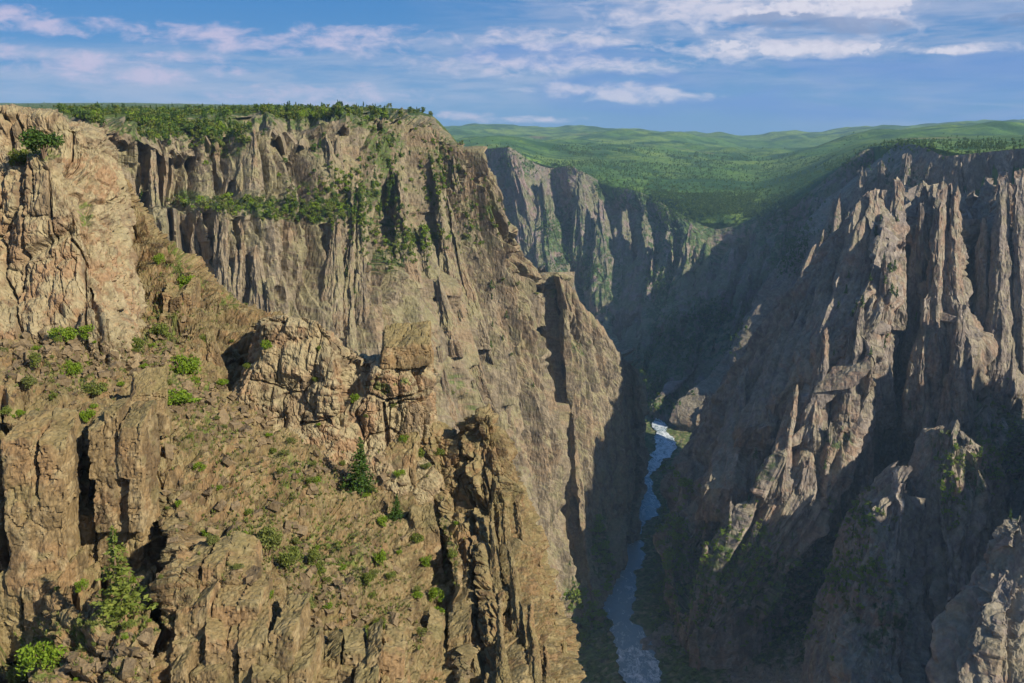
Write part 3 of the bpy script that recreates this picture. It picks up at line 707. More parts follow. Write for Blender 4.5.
fins('far_wall_spurs', 'far_canyon_wall', [(486,158,280,20,18,14),(512,150,290,22,20,22),(545,172,300,20,18,14),(580,166,290,24,20,10),(600,196,330,22,18,8),(622,204,340,20,18,2),(646,210,340,24,18,-4),(668,228,355,24,16,-10),
 (692,222,350,26,18,-20),(708,236,360,24,16,-20),(735,240,370,26,18,-30),(762,230,360,26,18,-32),(788,214,355,28,18,-40),(650,280,390,18,14,-4),(676,300,400,20,14,-14),(822,190,330,30,18,-44),(700,296,410,22,14,-26),(726,286,410,22,14,-30),(680,326,425,18,12,-18),(752,268,400,24,14,-36),(668,350,430,16,12,-10),(780,250,385,24,14,-40),(640,300,390,16,14,-2),(625,300,390,14,12,4)],
 M['far'], 'overlapping purple grey spurs running down the walls of the far canyon', 63, 1, .55, veg=[(560,240,24,34,.7),(600,280,20,50,.6),(740,205,70,30,1.0),(690,225,40,40,.9),(640,190,40,18,.8),(790,225,50,34,.8),(660,300,16,40,.6),(700,330,40,30,.55),(640,380,40,30,.7)])
HI = [
 [(150,131,9000),(150,134,7000),(150,137,5400),(150,141,4400),(150,148,3700),(150,218,3690)],
 [(380,129,9000),(380,132,7000),(380,136,5400),(380,142,4400),(380,150,3700),(380,220,3690)],
 [(440,127,9000),(440,131,7000),(440,136,5400),(440,143,4300),(444,150,3600),(444,220,3590)],
 [(490,126,9000),(490,130,7000),(490,135,5400),(490,140,4100),(492,147,3250),(492,217,3240)],
 [(540,127,9000),(540,131,7000),(540,137,5400),(545,146,4200),(545,160,3450),(545,230,3440)],
 [(600,128,9000),(600,132,7000),(600,139,5200),(600,150,4000),(602,184,3120),(602,244,3150)],
 [(650,131,9000),(650,135,7000),(650,144,5000),(650,158,3900),(655,198,2980),(655,258,3010)],
 [(700,134,9000),(700,139,7000),(700,150,4800),(700,168,3600),(696,222,2740),(696,290,2770)],
 [(760,136,9000),(760,143,7000),(760,155,4600),(755,172,3500),(750,224,2660),(750,290,2690)],
 [(815,133,9000),(815,139,7000),(815,149,4400),(815,160,3400),(804,196,2560),(804,260,2590)],
 [(870,127,9000),(870,133,7000),(870,139,4200),(870,144,3100),(868,151,2600),(868,221,2590)],
 [(920,124,9000),(920,129,7000),(920,134,4000),(920,138,2900),(922,146,1870),(922,216,1860)],
 [(970,122,9000),(970,127,7000),(970,132,4000),(970,138,2800),(970,154,1790),(970,224,1780)],
 [(1030,121,9000),(1030,126,7000),(1030,131,4000),(1030,136,2800),(1035,148,1700),(1035,218,1690)],
 [(1160,118,9000),(1160,124,7000),(1160,128,4000),(1160,132,2600),(1160,141,1640),(1160,211,1630)],
 [(1420,115,9000),(1420,120,7000),(1420,124,4000),(1420,128,2400),(1420,133,1340),(1420,203,1330)],
 [(1700,112,9000),(1700,118,7000),(1700,121,4000),(1700,125,2200),(1700,130,1100),(1700,200,1090)]]
net('hills', HI, 700, 420, M['hill'], 'rolling green scrub covered hills along the horizon beyond the canyon rim', 'hills', seed=71, hor=1.0, big=((900,1,34,1,0),(300,1,18,2,0),(120,1,6,3,0)), far=(2300,5200), ulin=.1, vlin=.1)
LP = [
 [(-600,106,6000),(-600,109,3000),(-600,113,1500),(-600,118,800),(-600,124,720)],
 [(-160,104,6000),(-160,107,3000),(-160,110,1500),(-160,114,800),(-160,124,650)],
 [(60,103,6000),(60,106,3000),(60,109,1500),(60,112,850),(60,119.5,645)],
 [(130,103,6000),(130,106,3000),(130,109,1500),(130,112,950),(130,121,700)],
 [(200,104,6000),(200,107,3000),(200,109,1500),(200,111,1000),(200,117,765)],
 [(262,105,5000),(262,107.5,2600),(262,108.5,1500),(262,109,1050),(262,113.5,805)],
 [(330,107,4000),(330,108,2200),(330,108,1500),(330,108,1150),(330,112,870)],
 [(392,109.5,2600),(392,109.5,1800),(392,109.5,1500),(392,109.5,1200),(392,112.5,945)],
 [(425,117,1800),(425,116,1600),(426,115.5,1450),(428,115,1300),(432,119,1065)],
 [(452,139,1900),(452,139,1750),(453,139,1600),(454,139.5,1450),(455,144,1190)],
 [(490,190,2100),(490,190,1900),(490,190,1750),(490,187,1500),(490,192,1280)]]
net('plateau_ground', LP, 500, 300, M['plateau'], 'scrubby green plateau on top of the left canyon wall', 'plateau', seed=73, hor=1.0, big=((120,1,3,1,0),), ulin=.2, vlin=.1)
# the other rim, out of the picture to the right and behind: closes the canyon and shades its floor
RR = [
 [('w',2600,1500,60),('w',1600,1000,0),('w',1250,860,-20),('w',1150,830,-160),('w',1050,790,-330),('w',900,740,-560)],
 [('w',2600,700,70),('w',1700,450,10),('w',1330,400,0),('w',1230,400,-150),('w',1120,400,-330),('w',950,400,-560)],
 [('w',2600,-200,70),('w',1700,-150,15),('w',1250,-100,5),('w',1170,-60,-150),('w',1080,-20,-330),('w',900,30,-560)],
 [('w',2600,-900,80),('w',1700,-800,20),('w',1150,-500,0),('w',1080,-440,-150),('w',980,-350,-330),('w',820,-250,-560)]]
net('canyon_rim', RR, 260, 200, M['right'], 'rim and wall of the canyon continuing along its right side', 'canyon wall', layers=((90,3,30,.9,10,.1),), seed=81, hor=.4, big=((300,1.5,40,1,0),))
# --- floor and river
gx = np.array([[-6000, -2000, ZFLOOR - 8], [9000, -2000, ZFLOOR - 8], [9000, 9600, ZFLOOR - 8], [-6000, 9600, ZFLOOR - 8]], F32)
g = new_obj('ground', gx, np.array([0, 1, 2, 3]), 4, M['right'])
at = g.data.attributes.new('stone', 'FLOAT_COLOR', 'POINT'); at.data.foreach_set('color', np.tile(np.array([.16,.13,.1,1],F32), 4))
tag(g, 'level ground of the canyon floor', 'ground', kind='structure')
RIV = [((648,683+60),26),((643,690),26),((634,650),24),((617,615),27),((619,590),30),((628,564),31),((626,540),32),((642,520),28),((650,500),24),((643,482),22),((657,462),22),((666,447),24),((660,430),22),((655,415),22),((648,404),24),((640,397),26),((620,392),28)]
RP = [np.array(P(x, y, 99999)) for (x, y), w in RIV]
kn = np.arange(len(RP)); tt = np.linspace(0, len(RP) - 1, 420)
RPs = crom(np.array(RP), kn.astype(float), tt, 0.0); RWd = np.interp(tt, kn, [w for _, w in RIV])
tan = np.gradient(RPs, axis=0); tan /= np.linalg.norm(tan, axis=1, keepdims=True)
side = np.stack([tan[:, 1], -tan[:, 0], 0 * tan[:, 0]], 1)
def ribbon(name, half, lift, nacross, mat, amp, rough, attr=None):
    s = np.linspace(-1, 1, nacross)
    jag_ = 1 + rough * fbm(RPs.astype(F32), 45, 5, 4, .65)
    v = RPs[:, None, :] + side[:, None, :] * (s[None, :, None] * (half * jag_)[:, None, None])
    v = v.reshape(-1, 3).astype(F32); v[:, 2] += lift
    v[:, 2] += amp * fbm(v, 5, 8, 3)
    idx = np.arange(len(v), dtype=np.int32).reshape(len(RPs), nacross)
    f = np.stack([idx[:-1, :-1], idx[:-1, 1:], idx[1:, 1:], idx[1:, :-1]], -1).reshape(-1)
    o = new_obj(name, v, f, 4, mat, attrs={'veg': attr(v) if attr else np.zeros(len(v))}, smooth_shade=True)
    nn = np.tile(np.array([0, 0, 1], F32), (len(v), 1)); REG.append((v, nn, name))
    if mat.get('pal'):
        c = stone_colour(v, nn, v[:, 0], np.full(len(v), .6, F32), 91, PAL[mat['pal']]) * F32(1.15)
        at = o.data.attributes.new('stone', 'FLOAT_COLOR', 'POINT'); at.data.foreach_set('color', np.concatenate([c, np.ones((len(v), 1), F32)], 1).astype(F32).ravel())
    return o
rap = np.interp(tt, [0, 1.6, 2.2, 3.0, 4, 5, 7.5, 8.5, 10, 12, 16], [.5, .75, .45, .3, .45, .2, .6, .6, 1, .8, .9])
o = ribbon('river', RWd * .62, 5, 18, M['water'], .35, .5, lambda v: np.repeat(rap, 18))
tag(o, 'blue green river with white rapids winding along the shaded canyon floor', 'river', kind='structure')
o = ribbon('river_bank', RWd * .62 + 75, 2.5, 60, M['wall'], 2.5, .1, lambda v: np.full(len(v), .55, F32))
tag(o, 'bouldery river bank with dark greenery', 'bank', kind='structure')

# ================================================================== what the camera sees of the terrain (to set plants on it)
names = [r[2] for r in REG]
ZB = {}
def zbuffer():
    mw, mh = W + 80, H + 80
    dep = np.full(mw * mh, 1e9, F32); idx = np.full(mw * mh, -1, np.int64); own = np.full(mw * mh, -1, np.int16)
    for k, (v, n, nm) in enumerate(REG):
        px, py, d = project(v)
        ok = (px > -40) & (px < W + 39) & (py > -40) & (py < H + 39) & (d > 1)
        ii = np.nonzero(ok)[0]
        c = (np.floor(py[ii]).astype(np.int64) + 40) * mw + np.floor(px[ii]).astype(np.int64) + 40
        o = np.argsort(-d[ii], kind='stable'); ii = ii[o]; c = c[o]
        dk = np.full(mw * mh, 1e9, F32); ik = np.full(mw * mh, -1, np.int64)
        dk[c] = d[ii]; ik[c] = ii
        m = dk < dep
        dep[m] = dk[m]; idx[m] = ik[m]; own[m] = k
    return dep.reshape(mh, mw), idx.reshape(mh, mw), own.reshape(mh, mw)
DEP, IDX, OWN = zbuffer()
def pick(px, py, allow=None):
    """terrain point and normal seen at a photo pixel"""
    best = None
    for r in range(0, 6):
        x0, y0 = int(px) + 40, int(py) + 40
        a = DEP[max(0, y0 - r):y0 + r + 1, max(0, x0 - r):x0 + r + 1]
        if a.size == 0: return None
        j = np.argmin(a); yy, xx = np.unravel_index(j, a.shape)
        yy += max(0, y0 - r); xx += max(0, x0 - r)
        if DEP[yy, xx] < 1e8 and r >= 1:
            k = OWN[yy, xx]
            if allow and names[k] not in allow: return None
            i = IDX[yy, xx]
            return REG[k][0][i], REG[k][1][i], float(DEP[yy, xx]), names[k]
    return None

# ------------------------------------------------------------------ plants
def tube(path, radii, sides=6):
    V, Fc = [], []
    for i, (p, r) in enumerate(zip(path, radii)):
        for s in range(sides):
            a = 2 * math.pi * s / sides
            V.append((p[0] + r * math.cos(a), p[1] + r * math.sin(a), p[2]))
    for i in range(len(path) - 1):
        for s in range(sides):
            a, b = i * sides + s, i * sides + (s + 1) % sides
            Fc += [a, b, b + sides, a + sides]
    return np.array(V, F32), Fc

def leaves(cent, size, rng, flat=.0):
    """one little bent-off quad per centre, each facing its own way"""
    n = len(cent)
    a = rng.normal(size=(n, 3)); a[:, 2] *= (1 - flat); a /= np.linalg.norm(a, axis=1, keepdims=True)
    b = rng.normal(size=(n, 3)); b -= a * (a * b).sum(1, keepdims=True); b /= np.linalg.norm(b, axis=1, keepdims=True)
    s = size * rng.uniform(.6, 1.4, (n, 1))
    q = np.stack([cent - a * s, cent - b * s * .55, cent + a * s, cent + b * s * .55], 1).reshape(-1, 3)
    return q.astype(F32), np.arange(4 * n)

def conifer_crown(h, R, whorls, per, leaf, rng, sparse=0.0, start=.08):
    C = []
    for i in range(whorls):
        t = start + (1 - start) * (i + rng.uniform(-.3, .3)) / whorls
        t = min(max(t, start), .995)
        rr = R * (1 - t) ** .85 * rng.uniform(.7, 1.15) + .03 * R; ph = rng.uniform(0, 6.28)
        k = max(3, int(per * (.4 + .6 * (1 - t))))
        for j in range(k):
            if rng.random() < sparse: continue
            a = rng.uniform(0, 2 * math.pi); L = rr * rng.uniform(.55, 1.12) * (1 + .22 * math.sin(a + 1.0) + .16 * math.sin(2 * a + 7 * t))
            m = max(3, int(L / leaf * 1.5))
            for u in np.linspace(.15, 1, m):
                w = .22 * L * (1.1 - u)
                C.append((math.cos(a) * L * u + rng.normal() * w * .6, math.sin(a) * L * u + rng.normal() * w * .6,
                          t * h - .22 * L * u + .10 * L * u * u + rng.normal() * leaf * .5))
    return np.array(C)

def shrub_crown(w, h, clumps, per, rng, lean=0):
    C = []
    for i in range(clumps):
        a = rng.uniform(0, 2 * math.pi); r = w * .5 * math.sqrt(rng.random()) * .75
        c = np.array([math.cos(a) * r, math.sin(a) * r, h * rng.uniform(.25, .8) * (1 - .5 * (2 * r / w) ** 2)])
        s = w * rng.uniform(.14, .24)
        d = rng.normal(size=(per, 3)); d /= np.linalg.norm(d, axis=1, keepdims=True)
        C.append(c + d * s * rng.uniform(.55, 1.05, (per, 1)) * np.array([1, 1, .8]))
    C = np.concatenate(C); C[:, 2] = np.maximum(C[:, 2], .04 * h)
    return C

def mesh_of(name, V, Fc, nper, mats, mi=None):
    me = bpy.data.meshes.new(name)
    V = np.ascontiguousarray(V, F32); Fc = np.ascontiguousarray(Fc, np.int32); nf = len(Fc) // nper
    me.vertices.add(len(V)); me.vertices.foreach_set('co', V.ravel())
    me.loops.add(len(Fc)); me.loops.foreach_set('vertex_index', Fc)
    me.polygons.add(nf); me.polygons.foreach_set('loop_start', np.arange(0, nf * nper, nper, dtype=np.int32))
    me.update(calc_edges=True)
    for m in mats: me.materials.append(m)
    if mi is not None: me.polygons.foreach_set('material_index', np.asarray(mi, np.int32))
    return me

def add(name, me, parent=None, loc=None, sc=None, rz=0):
    o = bpy.data.objects.new(name, me); COL.objects.link(o)
    if parent is not None: o.parent = parent
    if loc is not None: o.location = [float(x) for x in loc]
    if sc is not None: o.scale = sc
    o.rotation_euler.z = rz
    return o

PR = np.random.default_rng(11)
# near plants: trunk / stem and crown meshes, unit height 1
def near_conifer(kind):
    rng = np.random.default_rng(100 + kind)
    if kind == 0: C = conifer_crown(1, .27, 34, 15, .022, rng, .14, .07)
    else: C = conifer_crown(1, .24, 30, 13, .024, rng, .16, .10)
    V, Fc = leaves(C, .021 if kind == 0 else .022, rng, .3)
    crown = mesh_of('crown', V, Fc, 4, [M['conifer'] if kind == 0 else M['drytree']])
    z = np.linspace(-.04, .97, 9)
    tv, tf = tube([(.012 * math.sin(5 * q + kind), .01 * math.cos(4 * q), q) for q in z], [.020 * (1 - q) + .002 for q in np.clip(z, 0, 1)], 7)
    return crown, mesh_of('trunk', tv, tf, 4, [M['bark']])
CON = [near_conifer(0), near_conifer(1)]
def near_shrub(kind):
    rng = np.random.default_rng(200 + kind)
    C = shrub_crown(1.0, [.75, .95, .55, .85][kind], [17, 20, 15, 14][kind], 70, rng)
    V, Fc = leaves(C, .042, rng)
    V2, F2 = [], []
    off = 0
    for j in range(5):
        a = rng.uniform(0, 6.28); e = (.22 * math.cos(a), .22 * math.sin(a), .45)
        tv, tf = tube([(0, 0, -.12), (e[0] * .4, e[1] * .4, .2), e], [.03, .02, .008], 5)
        V2.append(tv); F2 += [x + off for x in tf]; off += len(tv)
    return (mesh_of('foliage', V, Fc, 4, [M['bush']]), mesh_of('foliage', V, Fc, 4, [M['brightbush']]), mesh_of('foliage', V, Fc, 4, [M['conifer']]),
            mesh_of('stem', np.concatenate(V2), F2, 4, [M['bark']]))
SHR = [near_shrub(k) for k in range(4)]

def px_size(d): return d / FPX

def put_conifer(px, py, hpx, kind, label, wide=1.0, group=None):
    r = pick(px, py)
    if r is None: return
    p, n, d, nm = r; h = hpx * px_size(d)
    e = add('conifer_tree', None, None, p - np.array([0, 0, .02 * h]), (h * wide, h * wide, h), PR.uniform(0, 6.28))
    crown, trunk = CON[kind]
    add('crown', crown, e); add('trunk', trunk, e)
    tag(e, label, 'tree', group)
def put_shrub(px, py, wpx, hpx, tone, label, kind=None, group=None):
    r = pick(px, py)
    if r is None: return
    p, n, d, nm = r; k = px_size(d); q = PR.integers(0, 4) if kind is None else kind
    sz = [.75, .95, .55, .85][q]
    e = add('shrub', None, None, p - n * (.06 * wpx * k), (wpx * k, wpx * k, hpx * k / sz), PR.uniform(0, 6.28))
    add('foliage', SHR[q][tone], e); add('stem', SHR[q][3], e)
    tag(e, label, 'shrub', group)

put_conifer(122, 620, 104, 1, 'tall sparse yellow green conifer standing in the shadowed alcove at lower left', 1.25)
put_conifer(363, 492, 60, 0, 'dense dark green fir tree growing at the foot of the outcrop wall', 1.15)
put_conifer(398, 517, 27, 0, 'small pointed light green fir right of and below the dense fir', 1.3)
for a in [
 (40,160,44,38,2,'dark olive juniper filling the notch on top of the headland',1),
 (22,164,24,18,0,'low yellowish shrub at the left foot of the headland juniper',2),
 (186,373,32,25,1,'round bright green bush just left of the leaning pinnacle',0),
 (66,342,26,20,1,'wider of two bright bushes at the base of the headland cliff',0),
 (84,338,19,19,1,'narrower of two bright bushes at the base of the headland cliff',3),
 (73,373,20,18,1,'lone round bush below the pair at the headland base',0),
 (36,365,16,20,0,'shrub at the top of a grassy streak on the left slope',3),
 (32,388,18,20,0,'shrub at the bottom of a grassy streak on the left slope',1),
 (178,402,44,13,1,'long low mat of bright green shrub beneath the round bush',2),
 (98,392,26,14,0,'low shrub on rubble left of the big leaning boulder',2),
 (86,418,18,12,1,'small bright shrub on the brink above the left pillar',2),
 (153,511,20,13,1,'small flat shrub on the ledge directly above the alcove conifer',2),
 (270,552,34,36,0,'taller left half of the twin shrub in the middle of the near slope',1),
 (290,564,26,26,0,'lower right half of the twin shrub in the middle of the near slope',0),
 (301,618,32,34,0,'yellow green shrub below the twin shrub',1),
 (334,660,30,30,1,'upper of two lush shrubs at the bottom of the near slope',0),
 (347,664,22,22,0,'small rounded shrub touching the right side of the lush bottom shrub',3),
 (329,682,18,25,1,'upright lush shrub at the lower picture edge under another shrub',1),
 (313,562,16,22,0,'thin upright shrub right of the twin shrub',1),
 (320,573,16,12,0,'low shrub below the thin upright one',2),
 (381,566,15,24,1,'taller of two neighbouring dark green shrubs mid slope',1),
 (368,583,14,19,0,'shorter of two neighbouring dark green shrubs mid slope',1),
 (392,577,11,10,0,'tiny round shrub right of the two neighbouring shrubs',0),
 (437,600,17,18,1,'bright shrub beside the deep crack of the crag pillars',0),
 (378,627,17,12,0,'low shrub on the reddish gravel below the two neighbours',2),
 (362,636,22,12,0,'spreading shrub low on the right of the near slope',2),
 (452,560,12,14,0,'shrub rooted on the crag pillars left of the crack',1),
 (40,668,46,36,1,'large lush shrub in the lower left corner hollow',0),
 (18,682,30,22,0,'shrub partly cut off by the lower left corner',2),
 (215,548,14,22,0,'upright shrub on top of the lower front block',1),
 (140,352,16,22,0,'shrub in the chute directly right of the headland cliff',1),
 (160,335,22,14,0,'shrub on rubble high in the chute by the headland',2),
 (190,286,22,14,1,'bright shrub on the ledge of the shoulder ridge',2),
 (160,262,12,14,1,'shrub high on the shoulder ridge',0)]:
    put_shrub(*a[:6], kind=a[6])
fgn = ('crag_ribs', 'talus_slope', 'rocky_shoulder', 'outcrop_wall', 'crag_pillars', 'rocky_headland')
k = 0
while k < 125:
    px, py = PR.uniform(0, 460), PR.uniform(330, 680)
    r = pick(px, py, fgn)
    if r is None or r[1][2] < .35: continue
    w_ = PR.uniform(5, 15)
    put_shrub(px, py, w_, w_ * PR.uniform(.6, 1.0), int(PR.integers(0, 2)), 'small green shrub dotted among the broken rock of the near slope', group='small shrubs dotted over the near slope')
    k += 1

# ------------------------------------------------------------------ loose stones and near rocks
def stones(n, blobs, smin, smax, seed, label='loose angular brown stones lying all over the near slope'):
    rng = np.random.default_rng(seed)
    V, Fc = [], []
    base = np.array([[x, y, z] for x in (-1, 1) for y in (-1, 1) for z in (-1, 1)], float)
    fq = np.array([0,1,3,2, 4,6,7,5, 0,4,5,1, 2,3,7,6, 0,2,6,4, 1,5,7,3])
    c = 0
    for i in range(n * 3):
        if c >= n: break
        bx, by, rx, ry = blobs[rng.integers(len(blobs))]
        r = pick(bx + rng.normal() * rx * .6, by + rng.normal() * ry * .6, fgn)
        if r is None or r[1][2] < .25: continue
        p, nrm, d, _ = r
        s = smin * (smax / smin) ** (rng.random() ** 3.0)
        v = base * (1 + rng.uniform(-.38, .38, base.shape)) * np.array([1, rng.uniform(.5, 1), rng.uniform(.25, .6)]) * s
        up = nrm * .7 + np.array([0, 0, .5]) + rng.normal(size=3) * .25; up /= np.linalg.norm(up)
        ang = rng.uniform(0, 6.28); t1 = np.cross(up, [math.cos(ang), math.sin(ang), .1]); t1 /= np.linalg.norm(t1); t2 = np.cross(up, t1)
        V.append(v @ np.stack([t1, t2, up]) + p + up * s * .02); Fc.append(fq + 8 * c); c += 1
    V = np.concatenate(V).astype(F32); Fc = np.concatenate(Fc)
    o = new_obj('rubble', V, Fc, 4, M['near'])
    tone = np.repeat(np.random.default_rng(seed).uniform(.6, 1.15, c), 8)[:, None].astype(F32)
    col = np.array([.215, .16, .095], F32) * tone
    at = o.data.attributes.new('stone', 'FLOAT_COLOR', 'POINT'); at.data.foreach_set('color', np.concatenate([col, np.ones((len(col), 1), F32)], 1).ravel())
    return tag(o, label, 'rubble', kind='stuff')
stones(3200, [(45,365,70,26),(100,362,36,22),(45,350,60,14),(160,355,26,26),(195,395,34,14),(230,420,40,20),(330,470,50,12),(320,600,40,40),(300,650,30,40),(110,660,70,25),(380,640,40,40),(270,540,120,80)], .09, .75, 5)

stones(130, [(200,400,90,40),(300,500,110,70),(330,620,80,50),(60,365,60,24),(190,470,60,60),(120,660,60,20)],   .4, 1.15, 9, 'half buried blocks of brown rock scattered down the near slope')
def block(name, label, cat, px0, px1, pyt, pyb, Y, depth, yaw=0, lean=(0, 0), taper=.1, seed=1, mat='near', kind=None, res=.22, crk=1.0, topslope=.7, topside=.15, link=True):
    """a jointed block of rock: a box broken up along its faces"""
    t, bt = np.array(P((px0 + px1) / 2, pyt, Y)), np.array(P((px0 + px1) / 2, pyb, Y))
    hx = (px1 - px0) / 2 * Y / FPX; hz = (t[2] - bt[2]) / 2; c = (t + bt) / 2; hy = depth / 2
    c[1] += hy * .5
    V, Fc, off = [], [], 0
    def grid(o, a, b, na, nb):
        u, v = np.meshgrid(np.linspace(-1, 1, na), np.linspace(-1, 1, nb))
        return (o[None, None] + a[None, None] * u[..., None] + b[None, None] * v[..., None])
    ex, ey, ez = np.eye(3)
    N = lambda h: max(4, int(2 * h / (res / Q)))
    for o, a, b, ha, hb in ((-ey, ex, ez, hx, hz), (ey, -ex, ez, hx, hz), (ex, ey, ez, hy, hz), (-ex, -ey, ez, hy, hz), (ez, ex, ey, hx, hy), (-ez, -ex, ey, hx, hy)):
        g = grid(o, a, b, N(ha), N(hb)); nb, na = g.shape[:2]
        i = np.arange(na * nb).reshape(nb, na) + off
        Fc.append(np.stack([i[:-1, :-1], i[:-1, 1:], i[1:, 1:], i[1:, :-1]], -1).reshape(-1)); V.append(g.reshape(-1, 3)); off += na * nb
    u = np.concatenate(V)
    dirn = np.sign(u) * np.abs(u) ** 11; dirn /= np.linalg.norm(dirn, axis=1, keepdims=True)
    tp = 1 - taper * (u[:, 2:3] + 1) / 2
    p = u * np.array([hx, hy, hz]) * np.concatenate([tp, tp, np.ones_like(tp)], 1)
    p[:, 2] += np.clip(u[:, 2] + .2, 0, 1.2) * hy * (topslope * u[:, 1] + topside * u[:, 0]) * .5
    p[:, 0] += lean[0] * (u[:, 2] + 1); p[:, 1] += lean[1] * (u[:, 2] + 1)
    p -= dirn * (.10 * min(hx, hy)) * (np.clip(np.linalg.norm(np.abs(u) ** 6, axis=1) - 1, 0, 1)[:, None])
    cy, sy_ = math.cos(yaw), math.sin(yaw)
    R = np.array([[cy, -sy_, 0], [sy_, cy, 0], [0, 0, 1]]); p = p @ R.T; dirn = dirn @ R.T
    pw = (p + c).astype(F32); m_ = min(hx, hz) * 2
    d = rock_layers(pw, ((m_ * .8, 1.6, m_ * .085, 1.3, .3 * crk, .06), (m_ * .33, 1.5, m_ * .04, 1.3, .18 * crk, .07), (m_ * .12, 1.2, m_ * .012, 1.3, .05 * crk, .1), (max(.3, m_ * .045), 1, .05, 1.3, .02, .1)), seed)
    d += fissures(pw, ((m_ * .5, 6, .5 * crk, .05),), seed)
    vv = pw + (dirn * d[:, None]).astype(F32)
    if not link: return vv, np.concatenate(Fc), dirn.astype(F32), d
    o = new_obj(name, vv, np.concatenate(Fc), 4, M[mat])
    col = stone_colour(vv, dirn.astype(F32), d, np.zeros(len(vv), F32), seed, PAL[M[mat]['pal']])
    at = o.data.attributes.new('stone', 'FLOAT_COLOR', 'POINT'); at.data.foreach_set('color', np.concatenate([col, np.ones((len(col), 1), F32)], 1).astype(F32).ravel())
    return tag(o, label, cat, kind=kind)
block('boulder', 'large leaning slab sided boulder above the left cliff step', 'boulder', 114, 162, 384, 434, 142, 6, .35, (.8, .6), .25, 3)
block('rock_pinnacle', 'upright pointed pinnacle on the slope left of the outcrop wall', 'rock', 206, 228, 338, 398, 182, 4, .3, (-.6, .3), .62, 5)
block('cap_rock', 'orange brown cap block perched on the right end of the outcrop wall', 'rock', 379, 432, 336, 366, 174, 7, .1, (.2, .3), .1, 7)
block('boulder', 'dark rounded hump of rock below right of the dense fir', 'boulder', 372, 424, 448, 505, 166, 7, -.2, (0, 1.0), .35, 9)
block('boulder', 'smooth slanting slab of grey rock left of the dense fir', 'boulder', 245, 282, 482, 522, 149, 4, .5, (1.0, 1.2), .2, 11, crk=.3)
block('boulder', 'grey wedge of rock left of the deep crack in the crag pillars', 'boulder', 405, 440, 522, 580, 153, 6, .3, (.3, 1.0), .3, 13)
def ledge(label, rows, seed, depth=6, mat='near', name='rock_ledge'):
    """courses of jointed blocks: rows of (py top, py bottom, Y, [px edges])"""
    rng = np.random.default_rng(seed); VV, FF, NN, DD, off = [], [], [], [], 0
    for (t0, b0, Y, edges) in rows:
        for a_, b_ in zip(edges[:-1], edges[1:]):
            v, f, n, d = block('', '', '', a_ - .4, b_ + .4, t0 + rng.uniform(-5, 7), b0 + 6, Y + rng.uniform(-1.1, 1.1), depth, rng.uniform(-.16, .16), (rng.uniform(-.15, .15), rng.uniform(.2, .9)),
                               rng.uniform(0, .10), int(rng.integers(1, 9999)), mat, topslope=rng.uniform(.1, .6), topside=rng.uniform(-.3, .3), link=False)
            VV.append(v); FF.append(f + off); NN.append(n); DD.append(d); off += len(v)
    vv, nn, d = np.concatenate(VV), np.concatenate(NN), np.concatenate(DD)
    o = new_obj(name, vv, np.concatenate(FF), 4, M[mat])
    col = stone_colour(vv, nn, d, np.zeros(len(vv), F32), seed, PAL[M[mat]['pal']])
    at = o.data.attributes.new('stone', 'FLOAT_COLOR', 'POINT'); at.data.foreach_set('color', np.concatenate([col, np.ones((len(col), 1), F32)], 1).astype(F32).ravel())
    return tag(o, label, 'rock ledge', kind='structure')
ledge('tall flat faced pillar of tan rock at the left picture edge', [(428, 500, 122.5, [10, 40, 64]), (492, 580, 121.5, [6, 66]), (572, 650, 120.5, [4, 30, 74])], 15, 8)
ledge('jointed cliff of upright blocks above the alcove conifer', [(416, 470, 128, [92, 106, 120, 147]), (462, 522, 127, [95, 118, 132, 146]), (512, 590, 128, [82, 100, 112]), (515, 575, 129.5, [112, 130, 150])], 17, 6)
ledge('blocky brown ledges at lower centre left with a sharp shaded left side', [(560, 606, 114.5, [181, 206, 226, 256]), (596, 640, 110, [174, 196, 212, 240, 262]), (630, 672, 107.5, [172, 204, 226, 238, 268, 296]), (664, 730, 105.5, [172, 190, 232, 252, 290, 312])], 23, 7)
ledge('low stepped ledge of brown blocks along the lower edge right of the front ledges', [(650, 678, 112, [322, 340, 364, 380, 404]), (672, 735, 109, [312, 338, 352, 378, 410])], 31, 6)
ledge('small dark crag of stacked blocks on the shoulder ridge', [(291, 322, 206, [164, 174, 186, 194]), (316, 346, 203, [160, 172, 181, 196])], 33, 7)
ledge('broken blocks in the middle of the lower picture edge', [(636, 672, 132, [428, 444, 470]), (664, 740, 129, [412, 440, 462, 486])], 29, 7)

# ------------------------------------------------------------------ woodland on the walls, rim and river
def small_tree(kind):
    rng = np.random.default_rng(300 + kind)
    if kind < 3:
        C = conifer_crown(1, [.26, .2, .32][kind], 9, 8, .09, rng, 0, .05); V, Fc = leaves(C, .075, rng, .3); m = M['conifer']
    else:
        C = shrub_crown(.9, 1.0, 9, 14, rng); V, Fc = leaves(C, .10, rng); m = [M['bush'], M['farleaf'], M['brightbush']][kind - 3]
    tv, tf = tube([(0, 0, -.15), (.01, 0, .3), (0, 0, .7)], [.035, .025, .01], 4)
    n0 = len(V)
    return np.concatenate([V, tv]), np.concatenate([Fc, np.array(tf) + n0]), np.array([0] * (len(Fc) // 4) + [1] * (len(tf) // 4)), m
STM = [small_tree(k) for k in range(6)]
SME = [mesh_of('tree', v, f, 4, [m, M['bark']], mi) for v, f, mi, m in STM]
NTREE = 0
